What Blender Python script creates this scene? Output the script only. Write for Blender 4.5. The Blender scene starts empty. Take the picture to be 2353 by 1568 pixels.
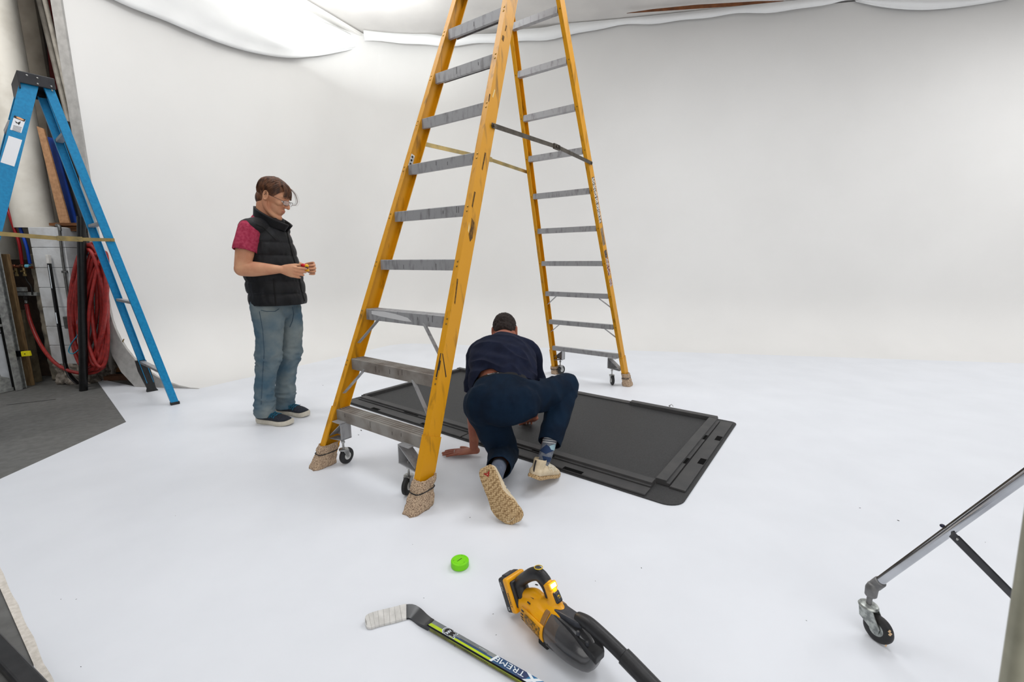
import bpy, bmesh, math, random
import numpy as np
from mathutils import Vector, Matrix, noise
from mathutils.bvhtree import BVHTree
random.seed(7); np.random.seed(7)
PI = math.pi
S = bpy.context.scene
COL = S.collection

# ------------------------------------------------------------------ camera
F_PX = 1012.4; PITCH = 0.1737; CAM_H = 1.158
cd = bpy.data.cameras.new('camera'); cam = bpy.data.objects.new('camera', cd); COL.objects.link(cam)
cd.sensor_width = 36.0; cd.lens = 36.0*F_PX/2353.0; cd.clip_start = 0.02; cd.clip_end = 60
cam.location = (0, 0, CAM_H); cam.rotation_euler = (PI/2-PITCH, 0, 0)
cd.dof.use_dof = True; cd.dof.focus_distance = 2.1; cd.dof.aperture_fstop = 14.0
S.camera = cam

# ------------------------------------------------------------------ world, lights, exposure
S.view_settings.view_transform = 'Standard'; S.view_settings.look = 'None'
S.view_settings.gamma = 1; S.view_settings.use_curve_mapping = False
S.view_settings.exposure = 0.0
w = bpy.data.worlds.new('world'); S.world = w; w.use_nodes = True
w.node_tree.nodes['Background'].inputs[0].default_value = (0.93, 0.96, 1.0, 1)
w.node_tree.nodes['Background'].inputs[1].default_value = 0.14

def area(name, loc, size, power, color=(1, 1, 1), aim=None, sizey=None):
    l = bpy.data.lights.new(name, 'AREA'); l.energy = power; l.color = color
    l.shape = 'RECTANGLE'; l.size = size; l.size_y = sizey or size
    o = bpy.data.objects.new(name, l); COL.objects.link(o); o.location = loc
    d = Vector(aim if aim else (loc[0], loc[1], 0))-Vector(loc)
    o.rotation_euler = d.to_track_quat('-Z', 'Y').to_euler()
    return o
area('overhead_area_light', (1.9, 3.4, 4.25), 1.5, 60, (0.97, 0.985, 1.0))
area('overhead_area_light', (-1.6, 3.0, 4.25), 1.5, 48, (0.97, 0.985, 1.0))
area('overhead_area_light', (0.6, 0.2, 4.0), 2.0, 30, (0.95, 0.97, 1.0))
area('overhead_area_light', (6.3, 3.2, 4.2), 2.2, 92, (0.99, 0.995, 1.0))  # added on the right to brighten that side of the walls
area('added_rear_fill', (0.5, -3.4, 2.3), 7.0, 138, (1.0, 0.985, 0.965), aim=(1.5, 6.5, 1.6), sizey=3.2)  # added fill from behind the camera, brightens the walls
area('added_recess_fill', (-4.1, 2.4, 4.1), 0.9, 42, (1.0, 0.98, 0.95), aim=(-4.7, 4.3, 1.6))  # added lamp that brightens the recess and its pipe
area('ceiling_glow_light', (-1.75, 5.3, 3.75), 0.8, 42, (0.97, 1.0, 1.0), aim=(-1.75, 5.4, 4.4))

# ------------------------------------------------------------------ pixel -> place helpers
cp, sp = math.cos(PITCH), math.sin(PITCH)
def ray(x, y):
    a = (x-1176.5)/F_PX; b = (784-y)/F_PX
    return Vector((a, cp+b*sp, b*cp-sp))
def at(x, y, z=0.0):
    r = ray(x, y); t = (z-CAM_H)/r.z
    return Vector((0, 0, CAM_H))+r*t
def aty(x, y, Y):
    r = ray(x, y)
    return Vector((0, 0, CAM_H))+r*(Y/r.y)

# ------------------------------------------------------------------ materials
def lin(c):
    return tuple(((v/255)/12.92 if v/255 <= .04045 else ((v/255+.055)/1.055)**2.4) for v in c)
def M(name, c1, c2=None, scale=8, rough=.6, metal=0, bump=0, bscale=None, spec=.5, detail=4, lo=.35, hi=.65, stretch=None, emit=0, trans=0, alpha=1, coat=0, ior=1.45):
    m = bpy.data.materials.new(name); m.use_nodes = True
    nt = m.node_tree; n = nt.nodes; L = nt.links; b = n['Principled BSDF']
    b.inputs['Roughness'].default_value = rough; b.inputs['Metallic'].default_value = metal
    b.inputs['Specular IOR Level'].default_value = spec; b.inputs['IOR'].default_value = ior
    if coat: b.inputs['Coat Weight'].default_value = coat; b.inputs['Coat Roughness'].default_value = .15
    if trans: b.inputs['Transmission Weight'].default_value = trans
    if alpha < 1: b.inputs['Alpha'].default_value = alpha
    a = lin(c1)+(1,)
    b.inputs['Base Color'].default_value = a
    tc = n.new('ShaderNodeTexCoord'); mp = n.new('ShaderNodeMapping')
    L.new(tc.outputs['Object'], mp.inputs['Vector'])
    if stretch: mp.inputs['Scale'].default_value = stretch
    if c2:
        t = n.new('ShaderNodeTexNoise'); t.inputs['Scale'].default_value = scale; t.inputs['Detail'].default_value = detail
        L.new(mp.outputs[0], t.inputs['Vector'])
        r = n.new('ShaderNodeValToRGB'); r.color_ramp.elements[0].position = lo; r.color_ramp.elements[1].position = hi
        r.color_ramp.elements[0].color = a; r.color_ramp.elements[1].color = lin(c2)+(1,)
        L.new(t.outputs['Fac'], r.inputs['Fac']); L.new(r.outputs[0], b.inputs['Base Color'])
    if bump:
        t = n.new('ShaderNodeTexNoise'); t.inputs['Scale'].default_value = bscale or scale*3; t.inputs['Detail'].default_value = 3
        L.new(mp.outputs[0], t.inputs['Vector'])
        bp = n.new('ShaderNodeBump'); bp.inputs['Strength'].default_value = bump; bp.inputs['Distance'].default_value = .01
        L.new(t.outputs['Fac'], bp.inputs['Height']); L.new(bp.outputs[0], b.inputs['Normal'])
    if emit:
        b.inputs['Emission Color'].default_value = a; b.inputs['Emission Strength'].default_value = emit
    return m

# ------------------------------------------------------------------ mesh builder (world coordinates)
def frame(d, up=(0, 0, 1)):
    z = Vector(d).normalized(); u = Vector(up)
    if abs(z.dot(u.normalized())) > .995: u = Vector((0, 1, 0)) if abs(z.y) < .9 else Vector((1, 0, 0))
    x = u.cross(z).normalized(); y = z.cross(x).normalized()
    return x, y, z            # x sideways, y "up", z along
class MB:
    def __init__(s): s.v = []; s.f = []; s.m = []
    def add(s, vs, fs, mi=0):
        o = len(s.v); s.v += [tuple(v) for v in vs]; s.f += [tuple(i+o for i in f) for f in fs]; s.m += [mi]*len(fs)
        return s
    def box(s, c, size, R=None, mi=0):
        c = Vector(c); h = [x/2 for x in size]; R = R or Matrix.Identity(3)
        vs = [c+R@Vector((sx*h[0], sy*h[1], sz*h[2])) for sz in (-1, 1) for sy in (-1, 1) for sx in (-1, 1)]
        return s.add(vs, [(0, 2, 3, 1), (4, 5, 7, 6), (0, 1, 5, 4), (2, 6, 7, 3), (0, 4, 6, 2), (1, 3, 7, 5)], mi)
    def bar(s, p0, p1, w, h, up=(0, 0, 1), mi=0):
        p0 = Vector(p0); p1 = Vector(p1); x, y, z = frame(p1-p0, up)
        R = Matrix((x, y, z)).transposed()
        return s.box((p0+p1)/2, (w, h, (p1-p0).length), R, mi)
    def prism(s, poly, n, depth, mi=0):
        """closed polygon of 3-D points, extruded along vector n*depth"""
        poly = [Vector(p) for p in poly]; k = len(poly); d = Vector(n).normalized()*depth
        a = poly; b = [p+d for p in poly]
        fs = [tuple(range(k))[::-1], tuple(range(k, 2*k))]+[(i, (i+1) % k, (i+1) % k+k, i+k) for i in range(k)]
        return s.add(a+b, fs, mi)
    def profile(s, p0, p1, pts, up=(0, 0, 1), mi=0):
        """2-D closed profile pts (x sideways, y up) swept from p0 to p1"""
        p0 = Vector(p0); p1 = Vector(p1); x, y, z = frame(p1-p0, up)
        return s.prism([p0+x*a+y*b for a, b in pts], p1-p0, (p1-p0).length, mi)
    def tube(s, path, r, n=10, mi=0, caps=True, up=(0, 0, 1), closed=False):
        """r: number or list of numbers / (rx, ry)"""
        P = [Vector(p) for p in path]; k = len(P)
        if not isinstance(r, (list, tuple)): r = [r]*k
        vs = []; px = None
        for i in range(k):
            if closed: t = P[(i+1) % k]-P[i-1]
            else: t = P[min(i+1, k-1)]-P[max(i-1, 0)]
            t.normalize()
            if px is None: x, y, _ = frame(t, up)
            else:
                x = (px-t*px.dot(t)).normalized(); y = t.cross(x)
            px = x; rr = r[i]; rx, ry = rr if isinstance(rr, (list, tuple)) else (rr, rr)
            for j in range(n):
                a = 2*PI*j/n; vs.append(P[i]+x*rx*math.cos(a)+y*ry*math.sin(a))
        fs = []
        for i in range(k if closed else k-1):
            i2 = (i+1) % k
            for j in range(n):
                j2 = (j+1) % n; fs.append((i*n+j, i*n+j2, i2*n+j2, i2*n+j))
        if caps and not closed:
            fs.append(tuple(range(n))[::-1]); fs.append(tuple(range((k-1)*n, k*n)))
        return s.add(vs, fs, mi)
    def cyl(s, p0, p1, r, n=16, r2=None, mi=0, caps=True):
        return s.tube([p0, p1], [r, r if r2 is None else r2], n, mi, caps)
    def lathe(s, base, axis, prof, n=24, mi=0, up=(0, 0, 1)):
        """prof: list of (distance along axis, radius)"""
        x, y, z = frame(axis, up); base = Vector(base)
        vs = []; fs = []; k = len(prof)
        for d, r in prof:
            for j in range(n):
                a = 2*PI*j/n; vs.append(base+z*d+x*r*math.cos(a)+y*r*math.sin(a))
        for i in range(k-1):
            for j in range(n):
                j2 = (j+1) % n; fs.append((i*n+j, i*n+j2, (i+1)*n+j2, (i+1)*n+j))
        fs.append(tuple(range(n))[::-1]); fs.append(tuple(range((k-1)*n, k*n)))
        return s.add(vs, fs, mi)
    def ell(s, c, r, R=None, nu=16, nv=10, mi=0):
        c = Vector(c); R = R or Matrix.Identity(3); r = (r, r, r) if isinstance(r, (int, float)) else r
        vs = [c+R@Vector((0, 0, r[2]))]
        for i in range(1, nv):
            p = PI*i/nv
            for j in range(nu):
                a = 2*PI*j/nu
                vs.append(c+R@Vector((r[0]*math.sin(p)*math.cos(a), r[1]*math.sin(p)*math.sin(a), r[2]*math.cos(p))))
        vs.append(c+R@Vector((0, 0, -r[2]))); last = len(vs)-1
        fs = [(0, 1+j, 1+(j+1) % nu) for j in range(nu)]
        for i in range(nv-2):
            a = 1+i*nu; b = a+nu
            fs += [(a+j, b+j, b+(j+1) % nu, a+(j+1) % nu) for j in range(nu)]
        a = 1+(nv-2)*nu
        fs += [(a+j, last, a+(j+1) % nu) for j in range(nu)]
        return s.add(vs, fs, mi)
    def torus(s, c, axis, R, r, n=32, k=10, mi=0, sx=1, sy=1, up=(0, 0, 1)):
        x, y, z = frame(axis, up); c = Vector(c)
        return s.tube([c+x*R*sx*math.cos(2*PI*i/n)+y*R*sy*math.sin(2*PI*i/n) for i in range(n)], r, k, mi, closed=True, up=z)
    def limb(s, pts, r, n=18, sub=6, up=(0, 1, 0)):
        """rounded, smoothly interpolated closed limb through pts with radii r (number or (a,b))"""
        P = [Vector(p) for p in pts]
        Rr = [(q, q) if isinstance(q, (int, float)) else tuple(q) for q in r]
        path = []; rad = []
        def cr(a, b, c, d, t):
            return .5*((2*b)+(c-a)*t+(2*a-5*b+4*c-d)*t*t+(3*b-a-3*c+d)*t**3)
        k = len(P)
        for i in range(k-1):
            i0 = max(i-1, 0); i3 = min(i+2, k-1)
            for j in range(sub):
                t = j/sub
                path.append(Vector([cr(P[i0][q], P[i][q], P[i+1][q], P[i3][q], t) for q in range(3)]))
                rad.append(tuple(max(.002, cr(Rr[i0][q], Rr[i][q], Rr[i+1][q], Rr[i3][q], t)) for q in range(2)))
        path.append(P[-1]); rad.append(Rr[-1])
        # round ends
        d0 = (path[0]-path[1]).normalized(); d1 = (path[-1]-path[-2]).normalized()
        m0 = min(rad[0]); m1 = min(rad[-1]); pre = []; prer = []; post = []; postr = []
        for a in (80, 60, 40, 20):
            c, sn = math.cos(math.radians(a)), math.sin(math.radians(a))
            pre.append(path[0]+d0*m0*sn); prer.append(tuple(q*max(c, .05) for q in rad[0]))
        for a in (20, 40, 60, 80):
            c, sn = math.cos(math.radians(a)), math.sin(math.radians(a))
            post.append(path[-1]+d1*m1*sn); postr.append(tuple(q*max(c, .05) for q in rad[-1]))
        return s.tube(pre+path+post, prer+rad+postr, n, up=up)
    def xf(s, Mx):
        s.v = [tuple(Mx@Vector(v)) for v in s.v]; return s
    def build(s, name, mats, parent=None, smooth=None, bevel=0, seg=2, normals=True):
        me = bpy.data.meshes.new(name)
        off = Vector(parent_loc(parent)) if parent else Vector((0, 0, 0))
        me.from_pydata([Vector(v)-off for v in s.v], [], s.f)
        mats = mats if isinstance(mats, (list, tuple)) else [mats]
        for m in mats: me.materials.append(m)
        me.polygons.foreach_set('material_index', s.m)
        if normals:
            bm = bmesh.new(); bm.from_mesh(me); bmesh.ops.recalc_face_normals(bm, faces=bm.faces); bm.to_mesh(me); bm.free()
        if smooth is not None:
            me.polygons.foreach_set('use_smooth', [True]*len(me.polygons))
            me.set_sharp_from_angle(angle=math.radians(smooth))
        me.update()
        o = bpy.data.objects.new(name, me); COL.objects.link(o)
        if parent: o.parent = parent
        if bevel:
            b = o.modifiers.new('bevel', 'BEVEL'); b.width = bevel; b.segments = seg; b.limit_method = 'ANGLE'; b.angle_limit = math.radians(40)
        return o
def parent_loc(p):
    v = Vector((0, 0, 0))
    while p: v = v+p.location; p = p.parent
    return v
def tag(o, label=None, cat=None, group=None, kind=None):
    if label: o['label'] = label
    if cat: o['category'] = cat
    if group: o['group'] = group
    if kind: o['kind'] = kind
    return o
def thing(name, loc, label, cat, group=None):
    o = bpy.data.objects.new(name, None); COL.objects.link(o); o.location = loc; o.empty_display_size = .1
    return tag(o, label, cat, group)
def struct(o): o['kind'] = 'structure'; return o
def rebase(o, loc):
    """move a single-mesh thing's origin to loc"""
    loc = Vector(loc); me = o.data; me.transform(Matrix.Translation(-loc)); o.location = loc; return o
def evaluated(o):
    dg = bpy.context.evaluated_depsgraph_get(); dg.update()
    me = bpy.data.meshes.new_from_object(o.evaluated_get(dg)); return me
def remeshed(mb, voxel, smooth=6, factor=.5):
    """one continuous skin round overlapping closed shapes -> numpy verts, faces"""
    me = bpy.data.meshes.new('tmp'); me.from_pydata([Vector(v) for v in mb.v], [], mb.f)
    bm = bmesh.new(); bm.from_mesh(me); bmesh.ops.recalc_face_normals(bm, faces=bm.faces); bm.to_mesh(me); bm.free()
    o = bpy.data.objects.new('tmp', me); COL.objects.link(o)
    r = o.modifiers.new('r', 'REMESH'); r.mode = 'VOXEL'; r.voxel_size = voxel
    if smooth:
        q = o.modifiers.new('s', 'SMOOTH'); q.iterations = smooth; q.factor = factor
    e = evaluated(o)
    V = np.empty(len(e.vertices)*3); e.vertices.foreach_get('co', V); V = V.reshape(-1, 3)
    N = np.empty(len(e.vertices)*3); e.vertices.foreach_get('normal', N); N = N.reshape(-1, 3)
    Fc = [tuple(p.vertices) for p in e.polygons]
    bpy.data.objects.remove(o); bpy.data.meshes.remove(me); bpy.data.meshes.remove(e)
    return V, N, Fc
def skin(name, V, Fc, mats, parent=None, matidx=None, loc=None):
    me = bpy.data.meshes.new(name)
    off = np.array(parent_loc(parent)) if parent else np.zeros(3)
    me.from_pydata((V-off).tolist(), [], Fc)
    mats = mats if isinstance(mats, (list, tuple)) else [mats]
    for m in mats: me.materials.append(m)
    if matidx is not None: me.polygons.foreach_set('material_index', matidx)
    me.polygons.foreach_set('use_smooth', [True]*len(me.polygons)); me.update()
    o = bpy.data.objects.new(name, me); COL.objects.link(o)
    if parent: o.parent = parent
    return o
def keep_faces(V, Fc, ok):
    """faces whose vertices are all ok"""
    F2 = [f for f in Fc if all(ok[i] for i in f)]
    used = sorted({i for f in F2 for i in f}); mp = {a: b for b, a in enumerate(used)}
    return V[used], [tuple(mp[i] for i in f) for f in F2]
def smooth_edge(V, Fc, it=10):
    """relax the open border of a cut cloth surface so hems run clean"""
    cnt = {}
    for f in Fc:
        for i in range(len(f)):
            e = (f[i], f[(i+1) % len(f)]); k = (min(e), max(e)); cnt[k] = cnt.get(k, 0)+1
    nb = {}
    for (a, b), c in cnt.items():
        if c == 1: nb.setdefault(a, []).append(b); nb.setdefault(b, []).append(a)
    idx = [i for i in nb if len(nb[i]) == 2]
    if not idx: return V
    A = np.array(idx); B = np.array([nb[i] for i in idx]); V = V.copy()
    for _ in range(it): V[A] = .5*V[A]+.25*(V[B[:, 0]]+V[B[:, 1]])
    return V
def fbm(V, scale, seed=0, oct_=3, st=(1, 1, 1)):
    return np.array([noise.fractal(Vector((v[0]*scale*st[0]+seed, v[1]*scale*st[1], v[2]*scale*st[2])), 1.0, 2.0, oct_) for v in V])
def text(name, body, origin, xdir, ydir, height, mat, parent, width=None, extrude=.0003, bold=0):
    cu = bpy.data.curves.new('t', 'FONT'); cu.body = body; cu.size = 1; cu.extrude = 0; cu.offset = bold; cu.resolution_u = 3
    o = bpy.data.objects.new('t', cu); COL.objects.link(o); me = evaluated(o)
    bpy.data.objects.remove(o)
    x = Vector(xdir).normalized(); y = Vector(ydir).normalized(); n = x.cross(y)
    xs = [v.co.x for v in me.vertices]; ys = [v.co.y for v in me.vertices]
    x0, x1, y0, y1 = min(xs), max(xs), min(ys), max(ys)
    sy = height/(y1-y0); sx = (width/(x1-x0)) if width else sy
    mb = MB(); o0 = Vector(origin)
    vs = [o0+x*(v.co.x-x0)*sx+y*(v.co.y-y0)*sy+n*extrude for v in me.vertices]
    mb.add(vs, [tuple(p.vertices) for p in me.polygons])
    bpy.data.meshes.remove(me)
    return mb.build(name, mat, parent, normals=False)
# ================================================================== materials
WHITE = M('painted_cyclorama', (229, 228, 226), (226, 225, 223), scale=1.2, rough=.55, bump=.02, bscale=60, spec=.25)
FLOORW = M('cool_lit_floor_white', (227, 230, 236), (223, 226, 232), scale=3, rough=.42, bump=.015, bscale=40, spec=.35)  # same white paint as the walls, cool light tinted into the colour
CREAM = M('worn_cream_edge', (226, 220, 212), (205, 198, 188), scale=60, rough=.8, bump=.2)
GREYF = M('grey_floor_paint', (110, 110, 108), (97, 97, 95), scale=22, rough=.6, bump=.05, bscale=80, detail=8)
PLY = M('grey_primed_plywood', (176, 174, 171), (160, 158, 155), scale=20, rough=.8, bump=.05)
FABR = M('white_ceiling_fabric', (216, 213, 209), (206, 203, 200), scale=2, rough=.9)
SILK = M('white_silk', (246, 247, 247), (242, 243, 243), scale=3, rough=.8)
BUILD = M('old_beige_wall', (150, 143, 133), (120, 113, 104), scale=5, rough=.9, bump=.1, bscale=30)
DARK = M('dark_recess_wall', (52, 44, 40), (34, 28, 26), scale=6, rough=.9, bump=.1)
TRIMW = M('white_trim', (232, 230, 226), rough=.6)

# ================================================================== cyclorama (floor, coved walls)
R0 = .744; ZC = 4.38
v_l = Vector((math.sin(math.radians(27.8)), math.cos(math.radians(27.8)), 0))       # along the left wall
u_b = Vector((.985, -.174, 0)).normalized()                                          # along the back wall
W0 = Vector((-3.735, 4.098, 0)); CN = W0+v_l*3.577; CR = CN+u_b*10.2
v_r = Vector((.10, -1, 0)).normalized()
CE = CR+v_r*6.2
def rounded(pts, rad, n=14):
    out = [pts[0]]
    for i in range(1, len(pts)-1):
        a, b, c = pts[i-1], pts[i], pts[i+1]
        d1 = (a-b).normalized(); d2 = (c-b).normalized(); ang = d1.angle(d2); t = rad/math.tan(ang/2)
        p1 = b+d1*t; p2 = b+d2*t; ctr = b+(d1+d2).normalized()*(rad/math.sin(ang/2))
        q1 = p1-ctr; q2 = p2-ctr; th = q1.angle(q2); ax = q1.cross(q2).normalized()
        for k in range(n+1): out.append(ctr+Matrix.Rotation(th*k/n, 3, ax)@q1)
    out.append(pts[-1]); return out
path = rounded([W0, CN, CR, CE], 1.15)
# inward direction at each path point; the left end is cut along the profile board
nrm = []
for i, p in enumerate(path):
    t = (path[min(i+1, len(path)-1)]-path[max(i-1, 0)]).normalized()
    nrm.append(Vector((t.y, -t.x, 0)))
m_l = Vector((.994, -.11, 0)); nrm[0] = m_l*(1/ max(.1, m_l.dot(nrm[1])))
prof = [(0, ZC)]+[(0, z) for z in (3.4, 2.5, 1.6, 1.0)]
for k in range(13):
    a = PI/2*k/12; prof.append((R0*(1-math.cos(a)), R0*(1-math.sin(a))))
wall = MB(); K = len(prof)
vs = [p+n*a+Vector((0, 0, z)) for p, n in zip(path, nrm) for a, z in prof]
fs = [(i*K+j, (i+1)*K+j, (i+1)*K+j+1, i*K+j+1) for i in range(len(path)-1) for j in range(K-1)]
# split into three named walls that meet seamlessly
def wall_piece(name, i0, i1):
    mb = MB(); mb.add(vs[i0*K:(i1+1)*K], [(i*K+j, (i+1)*K+j, (i+1)*K+j+1, i*K+j+1) for i in range(i1-i0) for j in range(K-1)])
    o = mb.build(name, WHITE, smooth=60, normals=False)
    # soft seamless shading: normals point into the room
    return struct(o)
n1 = 1+7; n2 = 1+15+7
wall_piece('wall_left', 0, n1); wall_piece('wall_back', n1, n2); wall_piece('wall_right', n2, len(path)-1)
# floor of the cyclorama
foot = [p+n*R0 for p, n in zip(path, nrm)]
poly = [Vector(p) for p in foot]+[Vector((6.9, -3.2, 0)), Vector((2.6, -2.6, 0)), Vector((-1.414, 1.119, 0)), Vector((-2.78, 2.05, 0)), Vector((-2.866, 3.12, 0)), Vector((-4.29, 4.40, 0)), Vector((-3.62, 4.085, 0))]
fl = MB(); fl.prism(poly, (0, 0, -1), .004)
struct(fl.build('floor', FLOORW))
gf = MB(); gf.box((0, 2, -.029), (22, 22, .05)); struct(gf.build('floor_grey', GREYF))['label'] = 'grey painted concrete floor around the white stage'
# worn cream paint edge at the near left border
ed = MB(); a = Vector((-2.2, 1.653, .0002)); b = Vector((-.9, .765, .0002)); nn = Vector((.565, .825, 0)).normalized()
q = []; random.seed(3)
for k in range(41):
    t = k/40; q.append(a.lerp(b, t))
inner = [p+nn*(.020+.004*noise.noise(p*9)) for p in q]
ed.add(q+inner, [(i, i+1, i+42, i+41) for i in range(40)])
o = ed.build('trim_floor_edge', CREAM, normals=False); struct(o)
# profile board that closes the left end of the cove
pb = MB(); pts = []
arc = []
for k in range(19):
    a_ = PI/2*k/18; n_ = R0*(1-math.cos(a_)); z_ = R0*(1-math.sin(a_)); arc.append((n_/.93, z_))
outer = [(0, ZC)]+arc
inn = [(.14, 0), (.02, .14), (-.05, .30), (-.085, .55), (-.095, .9), (-.095, ZC)]
pts = [W0+m_l*s_+Vector((0, 0, z_)) for s_, z_ in outer+inn]
pb.prism(pts, (-.11, -.994, 0), .018)
o = pb.build('trim_cove_profile', PLY, smooth=30); struct(o)
# small hook and marks on the profile board
hk = MB(); c0 = aty(283, 782, 3.96); hk.tube([c0, c0+Vector((.02, -.03, -.01)), c0+Vector((.035, -.03, .015))], .005, 8)
BRASS = M('dull_brass', (150, 130, 90), rough=.4, metal=.9)
tag(rebase(hk.build('coat_hook', BRASS, smooth=40), c0), 'small brass hook screwed to the grey curved board at the stage edge', 'hook')
# ceiling of stretched fabric, with border strips
ce = MB(); ce.box((1.5, 2.2, ZC+.03), (20, 14, .02)); struct(ce.build('ceiling', FABR))
tr = MB()
a = CN+Vector((0, 0, ZC-.02)); d = v_l
nL = Vector((d.y, -d.x, 0))
tr.bar(a-d*4.2+nL*.06, a+nL*.06, .11, .045)
struct(tr.build('trim_ceiling_left', TRIMW, bevel=.005))
# wavy cloth border along the back wall
wb = MB(); n_b = Vector((u_b.y, -u_b.x, 0)); k = 90; top = []; bot = []; bk = []
for i in range(k+1):
    s_ = .05+i*(9.6/k); p = CN+u_b*s_
    wv = .03*math.sin(s_*1.9+.6)+.018*math.sin(s_*4.1)+.010*math.sin(s_*9)
    out = .06+.05*(1+math.sin(s_*1.25+.5))*.5
    hgt = .135+.03*math.sin(s_*2.3+1)
    lift = .03*max(0, s_-2.2)**.9
    if s_ < 1.2: out += .22*(1.2-s_)**2
    z = ZC-.14+wv*.9+min(lift, .13)
    bot.append(p+n_b*out+Vector((0, 0, z))); top.append(p+n_b*(out+.02)+Vector((0, 0, min(z+hgt, ZC+.01))))
wb.add(bot+top, [(i, i+1, i+k+2, i+k+1) for i in range(k)])
o = wb.build('trim_ceiling_back', SILK, smooth=60); struct(o); sd = o.modifiers.new('s', 'SOLIDIFY'); sd.thickness = .012
# light silk swags: on the left wall and high on the back wall
def on_wall(px, py, P0, n, off):
    r = ray(px, py); c = Vector((0, 0, CAM_H)); q = P0+n*off
    return c+r*((q-c).dot(n)/r.dot(n))
def swag(name, lowpx, highpx, P0, n, bulge, label, folds=3, seed=0):
    mb = MB(); cols = 44; rows = 14
    def interp(L, t):
        x = t*(len(L)-1); i = min(int(x), len(L)-2); f = x-i
        p0 = L[max(i-1, 0)]; p1 = L[i]; p2 = L[i+1]; p3 = L[min(i+2, len(L)-1)]
        return [.5*((2*p1[q])+(p2[q]-p0[q])*f+(2*p0[q]-5*p1[q]+4*p2[q]-p3[q])*f*f+(3*p1[q]-p0[q]-3*p2[q]+p3[q])*f**3) for q in (0, 1)]
    V = []
    for j in range(rows+1):
        v = j/rows
        for i in range(cols+1):
            t = i/cols; lo = interp(lowpx, t); hi = interp(highpx, t)
            px = [lo[q]*(1-v)+hi[q]*v for q in (0, 1)]
            sc = .012*abs(math.sin(t*26+seed))*(1-v)**3
            off = .04+bulge*math.sin(PI*min(1, v*.95+.02))*math.sin(PI*t)**.6+.006*math.sin(v*folds*2*PI+t*3)+sc
            V.append(on_wall(px[0], px[1], P0, n, off))
    mb.add(V, [(j*(cols+1)+i, j*(cols+1)+i+1, (j+1)*(cols+1)+i+1, (j+1)*(cols+1)+i) for j in range(rows) for i in range(cols)])
    o = mb.build(name, SILK, smooth=80); m = o.modifiers.new('s', 'SOLIDIFY'); m.thickness = .004
    return tag(rebase(o, V[cols//2]), label, 'fabric')
nWL = Vector((v_l.y, -v_l.x, 0))
swag('silk_drape', [(130, -70), (270, 4), (380, 48), (470, 86), (560, 116), (650, 132), (720, 130), (790, 118), (843, 105)],
     [(330, -160), (450, -110), (560, -50), (620, 0), (680, 26), (730, 46), (775, 63), (812, 82), (846, 101)], W0, nWL, .07,
     'white silk sagging under the ceiling above the left wall')
swag('silk_drape', [(1966, 3), (2010, 13), (2060, 20), (2110, 23), (2160, 21), (2230, 13), (2330, -4)],
     [(1960, -8), (2010, -14), (2060, -20), (2110, -24), (2160, -24), (2230, -24), (2330, -24)], CN, n_b, .06,
     'white silk drooping from the top edge of the back wall, far right', seed=2)

# brown batten showing above the cloth border
BAT = M('brown_batten', (128, 78, 44), (96, 58, 34), scale=12, rough=.8)
mb = MB(); p_ = [on_wall(px, py, CN, n_b, .30) for px, py in ((1440, 31), (1560, 23), (1680, 15), (1800, 3), (1740, 4), (1600, 12), (1500, 22))]
mb.prism(p_, n_b, .012); struct(mb.build('trim_ceiling_batten', BAT))
# ================================================================== big yellow step ladder
def emb_mat(name, base, stain, streak=(1, 1, 1), sc=18, rough=.45, thr=(.60, .72), metal=0, bump=.03):
    m = M(name, base, stain, scale=sc, rough=rough, metal=metal, bump=bump, detail=8, lo=thr[0], hi=thr[1], stretch=streak)
    return m
YEL = emb_mat('yellow_fibreglass', (212, 148, 8), (108, 74, 16), streak=(3, 3, .6), sc=9, thr=(.56, .80))
ALU = emb_mat('worn_aluminium', (164, 164, 166), (104, 102, 102), streak=(3, 3, 1), sc=12, rough=.42, metal=.30, thr=(.5, .85))
ALUD = emb_mat('dusty_grooved_aluminium', (146, 142, 136), (112, 102, 94), streak=(1, 1, 1), sc=9, rough=.6, metal=.2, thr=(.4, .7))
ZINC = M('zinc_steel', (190, 190, 188), (140, 140, 138), scale=30, rough=.3, metal=.9)
STEELD = M('dark_steel_strap', (92, 86, 78), (70, 64, 56), scale=20, rough=.5, metal=.6)
GOLDZ = M('yellow_zinc_steel', (184, 160, 104), (150, 136, 96), scale=16, rough=.35, metal=.6)
RUBB = M('black_rubber', (26, 26, 27), (38, 38, 38), scale=30, rough=.6)
TYREW = M('pale_wheel_rim', (205, 205, 202), rough=.5)
RIVET = M('rivet_steel', (165, 130, 60), rough=.35, metal=.8)
def burlap_mat():
    m = M('woven_rubber_mesh', (196, 168, 140), rough=.85)
    nt = m.node_tree; n = nt.nodes; L = nt.links; b = n['Principled BSDF']
    tc = n['Texture Coordinate'] if 'Texture Coordinate' in n else n.new('ShaderNodeTexCoord')
    vo = n.new('ShaderNodeTexVoronoi'); vo.inputs['Scale'].default_value = 260
    L.new(tc.outputs['Object'], vo.inputs['Vector'])
    r = n.new('ShaderNodeValToRGB'); r.color_ramp.elements[0].position = .40; r.color_ramp.elements[1].position = .78
    r.color_ramp.elements[0].color = lin((204, 178, 150))+(1,); r.color_ramp.elements[1].color = lin((112, 88, 70))+(1,)
    L.new(vo.outputs['Distance'], r.inputs['Fac']); L.new(r.outputs[0], b.inputs['Base Color'])
    bp = n.new('ShaderNodeBump'); bp.inputs['Strength'].default_value = .6; bp.inputs['Distance'].default_value = .004; bp.invert = True
    L.new(vo.outputs['Distance'], bp.inputs['Height']); L.new(bp.outputs[0], b.inputs['Normal'])
    return m
BURLAP = burlap_mat()
LABELM = M('printed_label', (214, 208, 200), (70, 62, 60), scale=90, rough=.6, lo=.48, hi=.56)
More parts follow.
